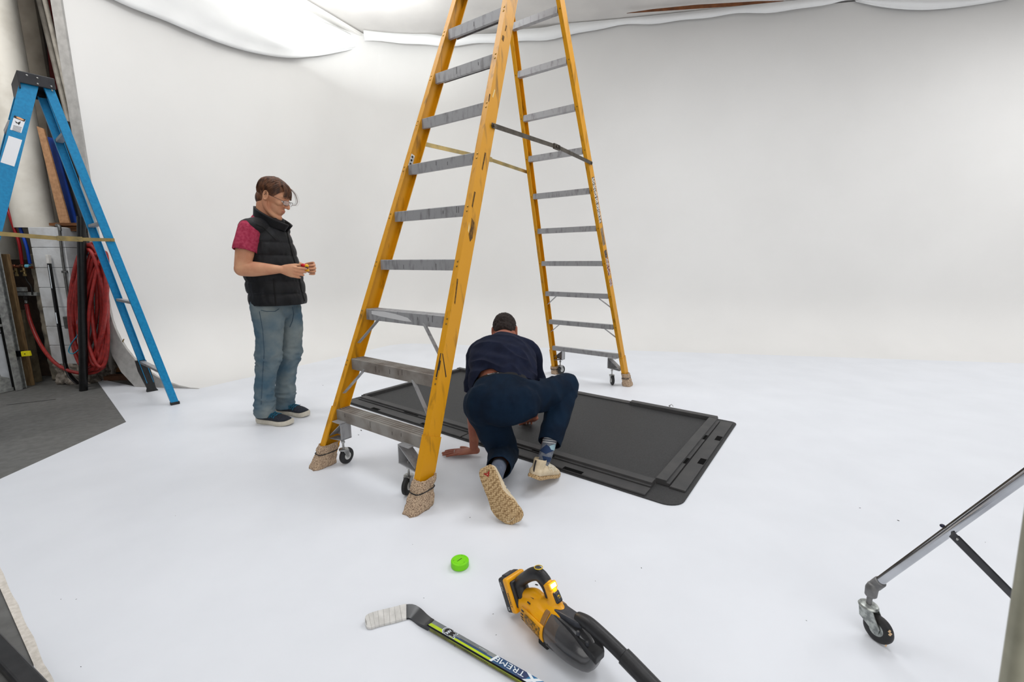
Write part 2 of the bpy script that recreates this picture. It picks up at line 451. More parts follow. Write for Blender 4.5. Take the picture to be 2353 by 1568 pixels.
LABELR = M('faded_red_label', (190, 176, 170), (110, 56, 50), scale=70, rough=.6, lo=.44, hi=.56)
LABELB = M('faded_brown_label', (150, 128, 100), (112, 92, 70), scale=50, rough=.6)
LABELK = M('dark_label', (60, 50, 48), (150, 140, 134), scale=110, rough=.6, lo=.55, hi=.62)

yaw = .6194; LO = Vector((-.797, 2.1437, 0)); LL = Vector((math.sin(yaw), math.cos(yaw), 0)); LW = Vector((math.cos(yaw), -math.sin(yaw), 0)); UZ = Vector((0, 0, 1))
LD = 2.7089; tf, wf, gf = .3589, .3814, .0612; trr, wr, gr = .3547, .3808, .0609
def FP(s, w, d=0):   # point in the front frame: s up the slope, w across, d backwards normal to the slope
    return LO+LL*(s*math.sin(tf))+UZ*(s*math.cos(tf))+LW*w+(LL*math.cos(tf)-UZ*math.sin(tf))*d
def RP(s, w, d=0):
    return LO+LL*(LD-s*math.sin(trr))+UZ*(s*math.cos(trr))+LW*w+(LL*math.cos(trr)+UZ*math.sin(trr))*d
lad = thing('step_ladder', LO+LL*(LD/2), 'tall yellow fibreglass step ladder on casters standing astride the room, feet wrapped in cloth', 'ladder')
def channel(P, s0, s1, w0, g, side, fw, dp, t=.005, d0=-.006, grow=0):
    """C-section rail, open side inwards"""
    pr = [(0, 0), (fw, 0), (fw, dp), (0, dp), (0, dp-t), (fw-t, dp-t), (fw-t, t), (0, t)]
    mb = MB(); k = len(pr); vs = []
    for s in (s0, s1):
        w = w0-g*s
        for a, b in pr: vs.append(P(s, side*(w+a), d0+b))
    mb.add(vs, [tuple(range(k)), tuple(range(k, 2*k))]+[(i, (i+1) % k, (i+1) % k+k, i+k) for i in range(k)])
    return mb
def sleeve(P, s0, s1, w0, g, side, fw, dp, d0=-.006, e=.004):
    mb = MB(); vs = []
    for s in (s0, s1):
        w = w0-g*s
        for a, b in [(-.001, -e), (fw+e, -e), (fw+e, dp+e), (-.001, dp+e), (-.001, dp), (fw, dp), (fw, 0), (-.001, 0)]:
            vs.append(P(s, side*(w+a), d0+b))
    mb.add(vs, [tuple(range(8)), tuple(range(8, 16))]+[(i, (i+1) % 8, (i+1) % 8+8, i+8) for i in range(8)])
    return mb
FWF, DPF, FWR, DPR = .036, .088, .030, .068
for side in (-1, 1):
    r = channel(FP, .03, 3.95, wf, gf, side, FWF, DPF).build('rail', YEL, lad)
    sleeve(FP, .03, .36, wf, gf, side, FWF, DPF).build('rail_sleeve', YEL, r)
    mb = MB()
    for i in range(11):
        for k in (0, 1):
            s = .344+.305*i-.012-.026*k; w = side*(wf-gf*s+FWF*.62)
            mb.lathe(FP(s, w, -.006), -(LL*math.cos(tf)-UZ*math.sin(tf)), [(0, .006), (.002, .005), (.0035, .001)], 10)
    mb.build('rivets', RIVET, r, smooth=40)['kind'] = 'stuff'
    r2 = channel(RP, .03, 3.95, wr, gr, side, FWR, DPR).build('rail', YEL, lad)
    sleeve(RP, .03, .30, wr, gr, side, FWR, DPR).build('rail_sleeve', YEL, r2)
    mb = MB()
    for i in range(11):
        s = .345+.305*i-.022; w = side*(wr-gr*s+FWR*.6)
        mb.lathe(RP(s, w, -.006), -(LL*math.cos(trr)+UZ*math.sin(trr)), [(0, .005), (.002, .0045), (.003, .001)], 10)
    mb.build('rivets', RIVET, r2, smooth=40)['kind'] = 'stuff'
# treads of the climbing side: level, grooved, with a deep front lip
def hz(P, s, w, fwd, dz):
    """point at slope position s shifted horizontally (fwd along LL) and vertically"""
    return P(s, w)+LL*fwd+UZ*dz
SMEAR = M('white_paint_smear', (205, 205, 206), rough=.7)
for i in range(11):
    s = .344+.305*i; w = wf-gf*s-.001; dep = .082; hh = .062 if i < 3 else .056
    pr = [(0, 0), (.004, .003)]
    x = .010
    while x < dep-.012: pr += [(x, .003), (x+.002, -.001), (x+.007, -.001), (x+.009, .003)]; x += .018
    pr += [(dep, .003), (dep, -.03), (dep-.003, -.03), (dep-.003, -.004), (.004, -.004), (.004, -hh+.004), (.018, -hh+.004), (.018, -hh), (0, -hh)]
    mb = MB(); k = len(pr)
    vs = [hz(FP, s, -w, a, b) for a, b in pr]+[hz(FP, s, w, a, b) for a, b in pr]
    mb.add(vs, [tuple(range(k)), tuple(range(k, 2*k))]+[(q, (q+1) % k, (q+1) % k+k, q+k) for q in range(k)])
    st = mb.build('step', ALUD if i < 2 else ALU, lad)
    if i == 2:
        sm = MB(); L0 = [(-.27, -.006), (-.16, -.004), (-.06, -.012), (.04, -.026), (.07, -.046), (.02, -.047), (-.10, -.040), (-.20, -.034), (-.27, -.026)]
        sm.prism([hz(FP, s, a, -.0006, b) for a, b in L0], -LL, .0008); sm.build('paint_smear', SMEAR, st)
for i in range(11):
    s = .345+.305*i; w = wr-gr*s-.001; hh = .044; dep = .036
    pr = [(0, 0), (dep, 0), (dep, -hh), (dep-.003, -hh), (dep-.003, -.004), (.003, -.004), (.003, -hh), (0, -hh)] if i < 3 else [(0, 0), (dep, 0), (dep, -hh), (0, -hh)]
    mb = MB(); k = len(pr)
    vs = [hz(RP, s, -w, a, b) for a, b in pr]+[hz(RP, s, w, a, b) for a, b in pr]
    mb.add(vs, [tuple(range(k)), tuple(range(k, 2*k))]+[(q, (q+1) % k, (q+1) % k+k, q+k) for q in range(k)])
    mb.build('rear_bar', ALU, lad)
# diagonal braces
def brace(P, s, w0, g, side, inn=.115, down=.135, name='brace', off=.02):
    a = P(s-.05, side*(w0-g*s-inn))+LL*off; b = P(s-down-.05, side*(w0-g*s+.012))+LL*off
    mb = MB(); mb.bar(a, b, .004, .022, up=LL)
    mb.build(name, ALU, lad)
for i in (1, 2):
    for side in (-1, 1):
        brace(FP, .344+.305*i, wf, gf, side, inn=.16 if side > 0 else .12, down=.16)
        brace(RP, .345+.305*i, wr, gr, side, inn=.10, down=.09)
# caster brackets, stems, forks, wheels
def caster(base, dirw, side, big=1.0, roll=0, flip=1):
    """base: floor point below the wheel; dirw: across vector"""
    z0 = .050
    br = MB(); outw = dirw*side
    zt, zb = .262, .165; I = base-outw*.036; Ob = base+outw*.085; Ot = base+outw*.045
    def quad(pts, n, t):
        br.prism(pts, n, t)
    D0, D1 = -LL*.032, LL*.034
    quad([I+UZ*zb+D0, I+UZ*zt+D0, I+UZ*zt+D1, I+UZ*zb+D1], outw, .005)
    quad([I+UZ*zb+D0, Ob+UZ*(zb-.015)+D0, Ob+UZ*(zb-.015)+D1, I+UZ*zb+D1], UZ, .005)
    quad([I+UZ*zt+D0, Ob+UZ*(zb)+D0, Ob+UZ*(zb)+D1, I+UZ*zt+D1], UZ, .005)
    quad([I+UZ*zt+D0, Ot+UZ*zt+D0, Ot+UZ*zt+D1, I+UZ*zt+D1], UZ, .004)
    quad([I+UZ*zb+D1*.6, I+UZ*zt+D1*.6, Ob+UZ*zb+D1*.6], LL, .004)
    br.build('caster_bracket', ALU, lad)
    st = MB(); st.cyl(base+UZ*.095, base+UZ*.175, .006, 12); st.cyl(base+UZ*.135, base+UZ*.146, .011, 6)
    so = st.build('caster_stem', ZINC, lad, smooth=40)
    wd = (Matrix.Rotation(roll, 3, 'Z')@dirw).normalized(); fd = UZ.cross(wd)*flip
    c = base+UZ*z0+fd*.018
    fk = MB(); fk.lathe(base+UZ*.088, UZ, [(0, .020), (.004, .026), (.010, .026), (.014, .018)], 20)
    for sg in (-1, 1):
        q = [base+UZ*.094+wd*sg*.016-fd*.018, base+UZ*.094+wd*sg*.016+fd*.022, c+wd*sg*.016+fd*.011+UZ*.004, c+wd*sg*.016+fd*.006-UZ*.010, c+wd*sg*.016-fd*.008-UZ*.008]
        fk.prism(q, wd*sg, .003)
    fk.cyl(c-wd*.022, c+wd*.022, .005, 10)
    fk.build('caster_fork', ZINC, lad, smooth=30)
    wh = MB(); wh.lathe(c-wd*.012, wd, [(0, .020), (0, .040), (.004, .047), (.012, .049), (.020, .047), (.024, .040), (.024, .020)], 28)
    wo = wh.build('wheel', RUBB, lad, smooth=40)
    hb = MB(); hb.lathe(c-wd*.0135, wd, [(0, .012), (.001, .022), (.026, .022), (.027, .012)], 20); hb.build('wheel_hub', TYREW, wo, smooth=40)
caster(at(792, 1068), LW, -1, roll=.15)
caster(at(941, 1133), LW, 1, roll=.35, flip=-1)
caster(at(1287, 861), LW, -1, roll=-.25)
caster(at(1405, 884), LW, 1, roll=.7, flip=-1)
# cloth boots tied round the feet
def boot(P, w0, side, fw, dp, h, lean):
    cx = [P(0, side*(w0+fw/2), dp/2-.006)]
    c = P(0, side*(w0+fw/2), dp/2-.006); axis = (P(.3, side*(w0+fw/2), dp/2-.006)-c).normalized()
    mb = MB(); N = 40; rows = 18; vs = []
    for j in range(rows+1):
        t = j/rows; zc = t*h
        ctr = c+axis*(zc/axis.z) if t > 0 else c
        ctr = Vector((ctr.x, ctr.y, zc+.001))+lean*(1-t)**1.5*.035
        fl = 1+.30*(1-t)**1.6 - .10*math.exp(-((t-.62)/.07)**2)
        for i in range(N):
            a = 2*PI*i/N; e = .55
            ca, sa = math.cos(a), math.sin(a)
            x = math.copysign(abs(ca)**e, ca)*(fw/2+.016)*fl; y = math.copysign(abs(sa)**e, sa)*(dp/2+.014)*fl
            p = ctr+LW*x+LL*y
            nz = noise.noise(p*38)*.008+.004*math.sin(a*9+zc*30)*(1-abs(t-.62))
            p = p+(LW*x+LL*y).normalized()*nz
            if j == 0: p.z = .001
            vs.append(p)
    mb.add(vs, [(j*N+i, j*N+(i+1) % N, (j+1)*N+(i+1) % N, (j+1)*N+i) for j in range(rows) for i in range(N)])
    b = mb.build('cloth_boot', BURLAP, lad, smooth=70); m = b.modifiers.new('s', 'SOLIDIFY'); m.thickness = .004
    m2 = MB(); t = .62; zc = t*h; ctr = c+axis*(zc/axis.z)+lean*(1-t)**1.5*.035
    ring = []
    for i in range(32):
        a = 2*PI*i/32; e = .55; ca, sa = math.cos(a), math.sin(a)
        ring.append(Vector((ctr.x, ctr.y, zc))+LW*math.copysign(abs(ca)**e, ca)*(fw/2+.018)+LL*math.copysign(abs(sa)**e, sa)*(dp/2+.017))
    m2.tube(ring, .0028, 6, closed=True); m2.build('tie_cord', RUBB, b, smooth=60)
boot(FP, wf, -1, FWF, DPF, .125, -LL*.0-LW*.05)
boot(FP, wf, 1, FWF, DPF, .145, -LL*.05+LW*.0)
boot(RP, wr, -1, FWR, DPR, .085, LW*.2)
boot(RP, wr, 1, FWR, DPR, .125, -LL*.4+LW*.5)
# folding spreaders
def spreader(side, mat_a, sag):
    a = FP(2.06, side*(wf-gf*2.06+FWF+.008), .055); b = RP(2.05, side*(wr-gr*2.05+FWR+.008), .02)
    m = a.lerp(b, .56)+UZ*sag
    mb = MB(); mb.bar(a-(m-a).normalized()*.012, m, .004, .026); mb.bar(m+LW*side*.004, b+(b-m).normalized()*.012+LW*side*.004, .004, .026)
    mb.bar(m-(m-a).normalized()*.03, m+(b-m).normalized()*.05, .012, .034)
    for p in (a, b, m): mb.cyl(p-LW*.012, p+LW*.012, .008, 12)
    mb.build('spreader', mat_a, lad)
spreader(1, STEELD, .02); spreader(-1, GOLDZ, .02)
# small steel plate low on the left climbing rail; printed labels on the outer face of the right rear rail
mb = MB(); s = 1.92; w = -(wf-gf*s+FWF-.0055)
mb.prism([FP(s-.04, w, .015), FP(s-.04, w, .05), FP(s+.045, w, .05), FP(s+.045, w, .015)], LW, .003)
pl = mb.build('rail_plate', ZINC, lad, bevel=.002)
mb = MB()
for q in (-.02, .005, .028): mb.cyl(FP(s+q, w+.0025, .033), FP(s+q, w+.0045, .033), .007, 12)
mb.build('bolt_heads', RUBB, pl)['kind'] = 'stuff'
for s0, s1, mt in ((1.94, 1.58, LABELM), (1.535, 1.39, LABELB), (1.345, 1.28, LABELK), (1.275, 1.12, LABELR), (1.085, 1.02, LABELR)):
    mb = MB(); q = []
    for s_, d_ in ((s0, .006), (s0, .052), (s1, .052), (s1, .006)): q.append(RP(s_, (wr-gr*s_+FWR+.0002), d_-.006+.004))
    mb.prism(q, LW, .0006); lb = mb.build('warning_label', mt, lad)
    if mt is LABELM:
        ln = MB()
        for k in range(8):
            s_ = s0+(s1-s0)*k/7; ln.prism([RP(s_+.002, wr-gr*s_+FWR+.0009, .004), RP(s_+.002, wr-gr*s_+FWR+.0009, .05), RP(s_-.002, wr-gr*s_+FWR+.0009, .05), RP(s_-.002, wr-gr*s_+FWR+.0009, .004)], LW, .0003)
        ln.build('label_print', RUBB, lb)['kind'] = 'stuff'
# worn patches and scratches on the outer face of the right climbing rail and on the treads
SCUF = M('dark_scuff', (74, 50, 20), (120, 84, 24), scale=60, rough=.8); SCUK = M('black_tick', (40, 36, 34), rough=.8); SCUW = M('pale_scuff', (226, 200, 140), rough=.8)
_w0 = [FP(s_, wf-gf*s_+FWF) for s_ in (0, 3.5)]; _n = (_w0[1]-_w0[0]).cross(FP(0, 0, 1)-FP(0, 0, 0)).normalized()
if _n.dot(LW) < 0: _n = -_n
def web(px, py, off=.0005):
    r = ray(px, py); c = Vector((0, 0, CAM_H)); q = _w0[0]+_n*off; return c+r*((q-c).dot(_n)/r.dot(_n))
def scuff(pts, mat, off=.0005):
    mb = MB(); mb.prism([web(*p) for p in pts], _n, .0003); mb.build('scuff', mat, lad)
for pts, mt in (([(1084, 500), (1090, 512), (1086, 548), (1080, 556), (1077, 540), (1082, 522)], SCUF), ([(1075, 530), (1078, 510), (1079, 524), (1077, 536)], SCUW), ([(1012, 812), (1014, 812), (1004, 868), (1001, 866)], SCUK), ([(1016, 812), (1018, 814), (1026, 866), (1024, 868)], SCUK), ([(1011, 828), (1013, 830), (1009, 852), (1007, 850)], SCUK),
                ([(1114, 350), (1117, 352), (1109, 392), (1107, 388)], SCUF), ([(1124, 215), (1127, 217), (1124, 235), (1122, 232)], SCUF), ([(1155, 80), (1159, 84), (1157, 96), (1153, 90)], SCUF), ([(1163, 58), (1165, 60), (1162, 72), (1160, 70)], SCUF), ([(1136, 205), (1138, 207), (1133, 225), (1131, 222)], SCUW), ([(1090, 440), (1093, 442), (1086, 478), (1084, 474)], SCUF), ([(1050, 640), (1053, 642), (1046, 700), (1044, 696)], SCUF)):
    scuff(pts, mt)
for i, xs_ in ((0, (-.28, -.05, .13, .2)), (1, (-.12, -.09, .0, .07, .10)), (2, (.12, .2, .23)), (3, (-.1, .16)), (4, (.12, .22, .235)), (5, (-.03, .06, .25)), (7, (-.05, .12)), (8, (.0,))):
    s_ = .344+.305*i
    for x_ in xs_:
        mb = MB(); mb.box(hz(FP, s_, x_, -.0004, -.028-.01*math.sin(x_*50)), (.0022, .0006, .026+.01*math.sin(x_*91)), Matrix((LW, LL, UZ)).transposed()); mb.build('scuff', SCUK, lad)
cap = MB(); t0 = FP(3.9, 0); cc = Vector((LO+LL*(LD/2)).to_tuple()[:2]+(t0.z+.03,))
cap.box(cc, (.40, .30, .05), Matrix((LW, LL, UZ)).transposed()); cap.build('top_cap', ALU, lad, bevel=.01)

# ================================================================== blue step ladder at the left
BLUE = M('blue_fibreglass', (8, 124, 176), (16, 138, 190), scale=60, rough=.4, bump=.03, spec=.5)
BLKP = M('black_plastic', (34, 34, 38), (44, 44, 48), scale=20, rough=.35)
BW = Vector((.786, -.619, 0)).normalized(); BLd = Vector((-.619, -.786, 0)).normalized()
BO = Vector((-3.05, 3.755, 0)); BH = 2.36; bt = math.atan2(.477, BH); ft = math.atan2(.86, BH)
def BR(z, w, d=0):      # rear frame
    return BO+BLd*(.1797*z+d)+UZ*z+BW*w
def BF(z, w, d=0):      # front frame
    return BO+BLd*(.497+.303*(2.357-z)+d)+UZ*z+BW*w
bl = thing('step_ladder', BO+BLd*.5, 'blue fibreglass step ladder with black top cap, standing by the cluttered wall opening', 'ladder')
def bw(z, base, top): return base+(top-base)*z/BH
def bchan(P, z0, z1, base, top, side, fw, dp):
    t = .004; pr = [(0, 0), (fw, 0), (fw, dp), (0, dp), (0, dp-t), (fw-t, dp-t), (fw-t, t), (0, t)]
    mb = MB(); vs = []
    for z in (z0, z1):
        w = bw(z, base, top)
        for a, b in pr: vs.append(P(z, side*(w-fw+a), b))
    mb.add(vs, [tuple(range(8)), tuple(range(8, 16))]+[(i, (i+1) % 8, (i+1) % 8+8, i+8) for i in range(8)])
    return mb
for side in (-1, 1):
    r = bchan(BR, 0.02 if side > 0 else .05, BH, .335, .165, side, .028, .052).build('rear_rail', BLUE, bl)
    mb = MB(); w = .335-.014
    if side > 0: mb.box(BR(.012, w, .026), (.034, .062, .024), Matrix((BW, BLd, UZ)).transposed())
    else:
        mb.prism([BR(.30, side*(w+.0)+.02, -.006), BR(.30, side*w+.02, .068), BR(.20, side*w+.02, .075), BR(.03, side*w+.02, .062), BR(0, side*w+.02, .075), BR(0, side*w+.02, -.01), BR(.03, side*w+.02, 0), BR(.2, side*w+.02, -.012)], -BW, .04)
    mb.build('rubber_foot', RUBB, r, bevel=.003)
    bchan(BF, .02, BH, .36, .165, side, .034, .088).build('front_rail', BLUE, bl)
def ray_rear(px, py):
    # height where the view ray meets the rear frame plane
    n = (BLd-UZ*.1797).normalized(); r = ray(px, py); c = Vector((0, 0, CAM_H)); return (c+r*((BO-c).dot(n)/r.dot(n))).z
for px, py in ((148, 325), (237, 516), (309, 694), (374, 850)):
    z = ray_rear(px, py); w = bw(z, .335, .165)-.01
    mb = MB(); mb.bar(BR(z, -w, .026), BR(z, w, .026), .040, .022); mb.build('rear_bar', ALU, bl, bevel=.003)
for k in range(7):
    z = .28+.30*k; w = bw(z, .36, .165)-.012
    mb = MB(); mb.bar(BF(z, -w, .05), BF(z, w, .05), .085, .03); mb.build('step', ALU, bl, bevel=.003)
z = ray_rear(262, 552); a = BR(z, bw(z, .335, .165)+.006, .02); b = BF(z+.02, bw(z, .36, .165)+.006, .05); m = a.lerp(b, .42)+UZ*(-.012)
mb = MB(); mb.bar(a+(a-m).normalized()*.02, m, .004, .024); mb.bar(m, b, .004, .027); mb.bar(m+(a-m).normalized()*.09, m+(b-m).normalized()*.04, .014, .034)
for p in (m+(a-m).normalized()*.07, m+(b-m).normalized()*.02, a): mb.cyl(p-BW*.01, p+BW*.012, .006, 10)
mb.build('spreader', GOLDZ, bl)
cc = BO+BLd*.504+UZ*2.415
mb = MB(); RB = Matrix((BW, BLd, UZ)).transposed()
mb.box(cc, (.37, .172, .010), RB); mb.box(cc+BW*.181-UZ*.034, (.008, .172, .072), RB); mb.box(cc-BW*.181-UZ*.034, (.008, .172, .072), RB)
mb.box(cc+BLd*.086-UZ*.05, (.37, .008, .11), RB); mb.box(cc-BLd*.082-UZ*.02, (.37, .008, .045), RB)
cp_ = mb.build('top_cap', BLKP, bl, bevel=.004)
mb = MB()
for a_, z_ in ((.045, -.015), (-.003, -.018), (.0, -.055), (-.065, -.052), (-.065, -.078)): mb.lathe(cc+BLd*a_+BW*.185+UZ*z_, BW, [(0, .006), (.003, .005), (.005, .002)], 12)
mb.build('rivets', ZINC, cp_, smooth=40)['kind'] = 'stuff'
# labels on the outer face of the near front rail
PAPER = M('white_label', (236, 238, 242), rough=.55)
ORNG = M('orange_label_oval', (236, 176, 128), rough=.6)
def on_rail(px, py, off=.0006):
    z = 2.1; w = bw(2.05, .36, .165)
    # the outer face tilts slightly; intersect with the rail's outer plane
    p0 = BF(2.35, bw(2.35, .36, .165)); p1 = BF(0, bw(0, .36, .165)); n = (p1-p0).cross(BLd).normalized()
    if n.dot(BW) < 0: n = -n
    r = ray(px, py); c = Vector((0, 0, CAM_H)); q = p0+n*off
    return c+r*((q-c).dot(n)/r.dot(n)), n
def lab(pts, name, mat, parent, off=.0006, th=.0005):
    q = [on_rail(px, py, off) for px, py in pts]; mb = MB(); mb.prism([a for a, _ in q], q[0][1], th); return mb.build(name, mat, parent)
l1 = lab([(33, 265), (59, 275), (49, 306), (23, 298)], 'warning_label', PAPER, bl)
lab([(33, 265), (59, 275), (56, 280), (31, 270)], 'label_header', RUBB, l1, off=.0012)
lab([(46+9*math.cos(a*PI/6)+2*math.sin(a*PI/6), 272.5+3.2*math.sin(a*PI/6)+3*math.cos(a*PI/6)) for a in range(12)], 'label_oval', ORNG, l1, off=.0018)
lab([(34, 277), (40, 282), (48, 279), (46, 284), (43, 288), (41, 284), (37, 283)], 'label_figure', RUBB, l1, off=.0012)
for k in range(5):
    y0 = 288+k*2.6; x0 = 31-k*.7
    lab([(x0, y0), (x0+19, y0+5), (x0+18.8, y0+6), (x0-.2, y0+1)], 'label_line', M('grey_print', (90, 90, 92), rough=.7) if k == 0 else bpy.data.materials['grey_print'], l1, off=.0012)
lab([(20, 312), (51, 322), (33, 383), (1, 373)], 'blank_label', PAPER, bl)
# ================================================================== black mat with channel strips
MATB = M('black_textured_sheet', (46, 46, 47), (56, 56, 57), scale=120, rough=.62, bump=.05, bscale=500, spec=.4)
STRIP = M('black_hard_foam', (58, 58, 59), (68, 67, 67), scale=10, rough=.6, bump=.04, bscale=300, spec=.5)
SLOT = M('slot_shade_black', (12, 12, 12), rough=.95, spec=.1)
PO = Vector((-1.3945, 3.659, 0)); PA = Vector((math.sin(.6386), math.cos(.6386), 0)); PB = Vector((math.cos(.6386), -math.sin(.6386), 0))
def PP(u, v, z=0): return PO+PB*u+PA*v+UZ*z
u0, u1, v0, v1, rc = 0.0, 2.79, -.078, 1.365, .09
mb = MB(); pts = []
for cu, cv, a0 in ((u1-rc, v0+rc, -90), (u1-rc*.5, v1-rc*.5, 0), (u0+rc*.4, v1-rc*.4, 90), (u0+rc*.4, v0+rc*.4, 180)):
    r_ = rc if a0 == -90 else rc*.5 if a0 == 0 else rc*.4
    for k in range(9):
        a = math.radians(a0+90*k/8); pts.append(PP(cu+r_*math.cos(a), cv+r_*math.sin(a), .0008))
mb.prism(pts, UZ, .005)
o = mb.build('floor_mat', MATB); tag(rebase(o, PP(1.4, .65, 0)), 'large black sheet mat with rounded corners lying on the white floor', 'mat')
ZM = .0060
def strip(u_a, u_b, v_a, v_b, prof, label, along='u', slots=()):
    """prof: (across, height) profile; across runs 0..1 over the strip's width"""
    mb = MB(); pr = []
    for c, h in prof: pr.append((c, h))
    k = len(pr); vs = []
    for e in (0, 1):
        for c, h in pr:
            if along == 'u': vs.append(PP(u_a if e == 0 else u_b, v_a+(v_b-v_a)*c, ZM+h))
            else: vs.append(PP(u_a+(u_b-u_a)*c, v_a if e == 0 else v_b, ZM+h))
    mb.add(vs, [tuple(range(k)), tuple(range(k, 2*k))]+[(q, (q+1) % k, (q+1) % k+k, q+k) for q in range(k)])
    o = mb.build('mat_strip', STRIP, bevel=.0012, seg=1)
    rebase(o, PP((u_a+u_b)/2, (v_a+v_b)/2, ZM))
    tag(o, label, 'strip', 'black strips round the mat')
    for su, sv, du, dv, z in slots:
        m2 = MB(); m2.box(PP(su, sv, ZM+z), (du, dv, .0012), Matrix((PB, PA, UZ)).transposed()); m2.build('slot_shade_patch', SLOT, o)  # flat black patch paints the shade inside a notch
    return o
RAIL = [(0, 0), (0, .017), (.22, .017), (.24, .030), (.98, .030), (1, .027), (1, 0)]
RAILR = [(1, 0), (1, .017), (.78, .017), (.76, .030), (.02, .030), (0, .027), (0, 0)]
FLAT = [(0, 0), (0, .009), (.05, .011), (.95, .011), (1, .009), (1, 0)]
strip(.03, 1.355, -.066, .018, FLAT, 'flat black strip along the near mat edge, left half behind the yellow ladder', slots=[(.42, -.05, .09, .03, .011), (1.0, -.05, .09, .03, .011)])
strip(1.365, 2.617, -.066, .018, FLAT, 'flat black strip along the near mat edge, right half by the beige shoe', slots=[(1.58, -.05, .10, .03, .011), (2.20, -.05, .12, .03, .011)])
strip(.09, 1.36, .020, .092, RAIL, 'raised black rail just inside the near mat edge, left half', slots=[(.75, .030, .16, .014, .0172)])
strip(1.368, 2.615, .020, .092, RAIL, 'raised black rail just inside the near mat edge, right half', slots=[(1.95, .030, .16, .014, .0172)])
strip(2.612, 2.687, .105, 1.275, RAILR, 'raised black rail across the right end of the mat', along='v', slots=[(2.6785, .44, .018, .085, .0172), (2.6785, .88, .018, .085, .0172)])
strip(2.690, 2.770, .09, 1.30, FLAT, 'flat black strip along the outer right edge of the mat', along='v', slots=[(2.752, .50, .034, .085, .011), (2.752, .93, .034, .085, .011)])
strip(1.995, 2.66, 1.285, 1.355, RAILR, 'raised black rail on the far mat edge at the right')
strip(1.20, 1.990, 1.300, 1.360, FLAT, 'flat black strip on the far mat edge beside the kneeling person')
strip(.02, 1.19, 1.300, 1.360, RAILR, 'raised black rail on the far mat edge at the left')
strip(.005, .075, .105, 1.29, [(0, 0), (0, .012), (.4, .012), (.42, .026), (1, .026), (1, 0)], 'two-step black rail across the left end of the mat', along='v')
mb = MB(); c = aty(1549, 933, PP(2.3, 1.36).y); mb.tube([PP(2.29, 1.362, .036), PP(2.31, 1.37, .05), PP(2.325, 1.36, .038)], .003, 6)
mb.cyl(PP(2.30, 1.35, .0365), PP(2.30, 1.35, .044), .006, 10)
tag(rebase(mb.build('metal_clip', ZINC, smooth=40), PP(2.3, 1.35, .036)), 'tiny metal clip on the far right rail of the black mat', 'clip')

# ================================================================== green puck
GRN = M('lime_green_plastic', (122, 218, 6), (116, 210, 8), scale=30, rough=.4, spec=.4)
BLKI = M('black_print', (10, 30, 8), rough=.6)
pc = at(1057, 1301); pr_, ph = .0345, .0265
mb = MB(); prf = [(0, pr_-.003), (.002, pr_-.0005)]
for k in range(1, 12): prf.append((.002+.0225*k/12, pr_+(.0003 if k % 2 else -.0002)))
prf += [(ph-.002, pr_-.0003), (ph-.0006, pr_-.0015), (ph, pr_-.0035), (ph, pr_-.008), (ph-.0006, pr_-.0085), (ph-.0006, pr_-.0093), (ph, pr_-.0098)]
mb.lathe(pc, UZ, prf, 48)
pk = mb.build('hockey_puck', GRN, smooth=35); rebase(pk, pc); tag(pk, 'bright green plastic hockey puck lying flat on the white floor', 'puck')
tx = (at(1062, 1281, ph)-at(1050, 1289, ph)).normalized(); ty = UZ.cross(tx)
text('puck_lettering', 'rocket', at(1051.5, 1290.8, ph+.0003), tx, ty, .0052, BLKI, pk, width=.0235, extrude=.0002, bold=.02)
mb = MB()
for px, py in ((1061.3, 1276.6), (1042.8, 1288.4), (1066.5, 1292.2)):
    p = at(px, py, ph); mb.cyl(p, p+UZ*.0004, .0013, 12)
mb.build('screw_holes', BLKI, pk)['kind'] = 'stuff'

# ================================================================== hockey stick on the floor
STK = M('black_glossy_composite', (13, 14, 18), (18, 19, 25), scale=30, rough=.3, coat=.25)
TAPE = M('white_cloth_tape', (214, 212, 208), (196, 194, 190), scale=40, rough=.85, bump=.1)
SILV = M('silver_print', (150, 156, 156), (112, 118, 120), scale=14, rough=.35, metal=.3)
LIME = M('lime_print', (196, 220, 20), (170, 196, 16), scale=20, rough=.35)
OLV = M('olive_print', (112, 114, 18), (70, 72, 14), scale=30, rough=.35, stretch=(1, 1, 1))
NAVY = M('blue_print', (38, 84, 124), (46, 60, 100), scale=16, rough=.35)
SKY = M('sky_blue_print', (30, 130, 180), (40, 100, 150), scale=30, rough=.35)
WHTP = M('white_print', (226, 234, 240), rough=.4)
HZ = .022
sA = at(990, 1430, HZ); sB = at(1225, 1565, HZ); sd_ = Vector((sB.x-sA.x, sB.y-sA.y, 0)).normalized()
ss = UZ.cross(sd_)                                   # towards the upper right in the picture
sw = .0295; sh = .019
stick = thing('hockey_stick', at(955, 1420), 'black hockey stick with green and blue print and white taped blade, lying on the floor', 'stick')
def SP(t, a, z): return Vector((sA.x, sA.y, 0))+sd_*t+ss*a+UZ*z
mb = MB(); z0 = .002; c_ = .003
pr = [(-sw/2+c_, z0), (sw/2-c_, z0), (sw/2, z0+c_), (sw/2, z0+sh-c_), (sw/2-c_, z0+sh), (-sw/2+c_, z0+sh), (-sw/2, z0+sh-c_), (-sw/2, z0+c_)]
vs = [SP(t, a, z) for t in (-.004, 1.15) for a, z in pr]
mb.add(vs, [tuple(range(8)), tuple(range(8, 16))]+[(i, (i+1) % 8, (i+1) % 8+8, i+8) for i in range(8)])
shaft = mb.build('shaft', STK, stick, bevel=.001)
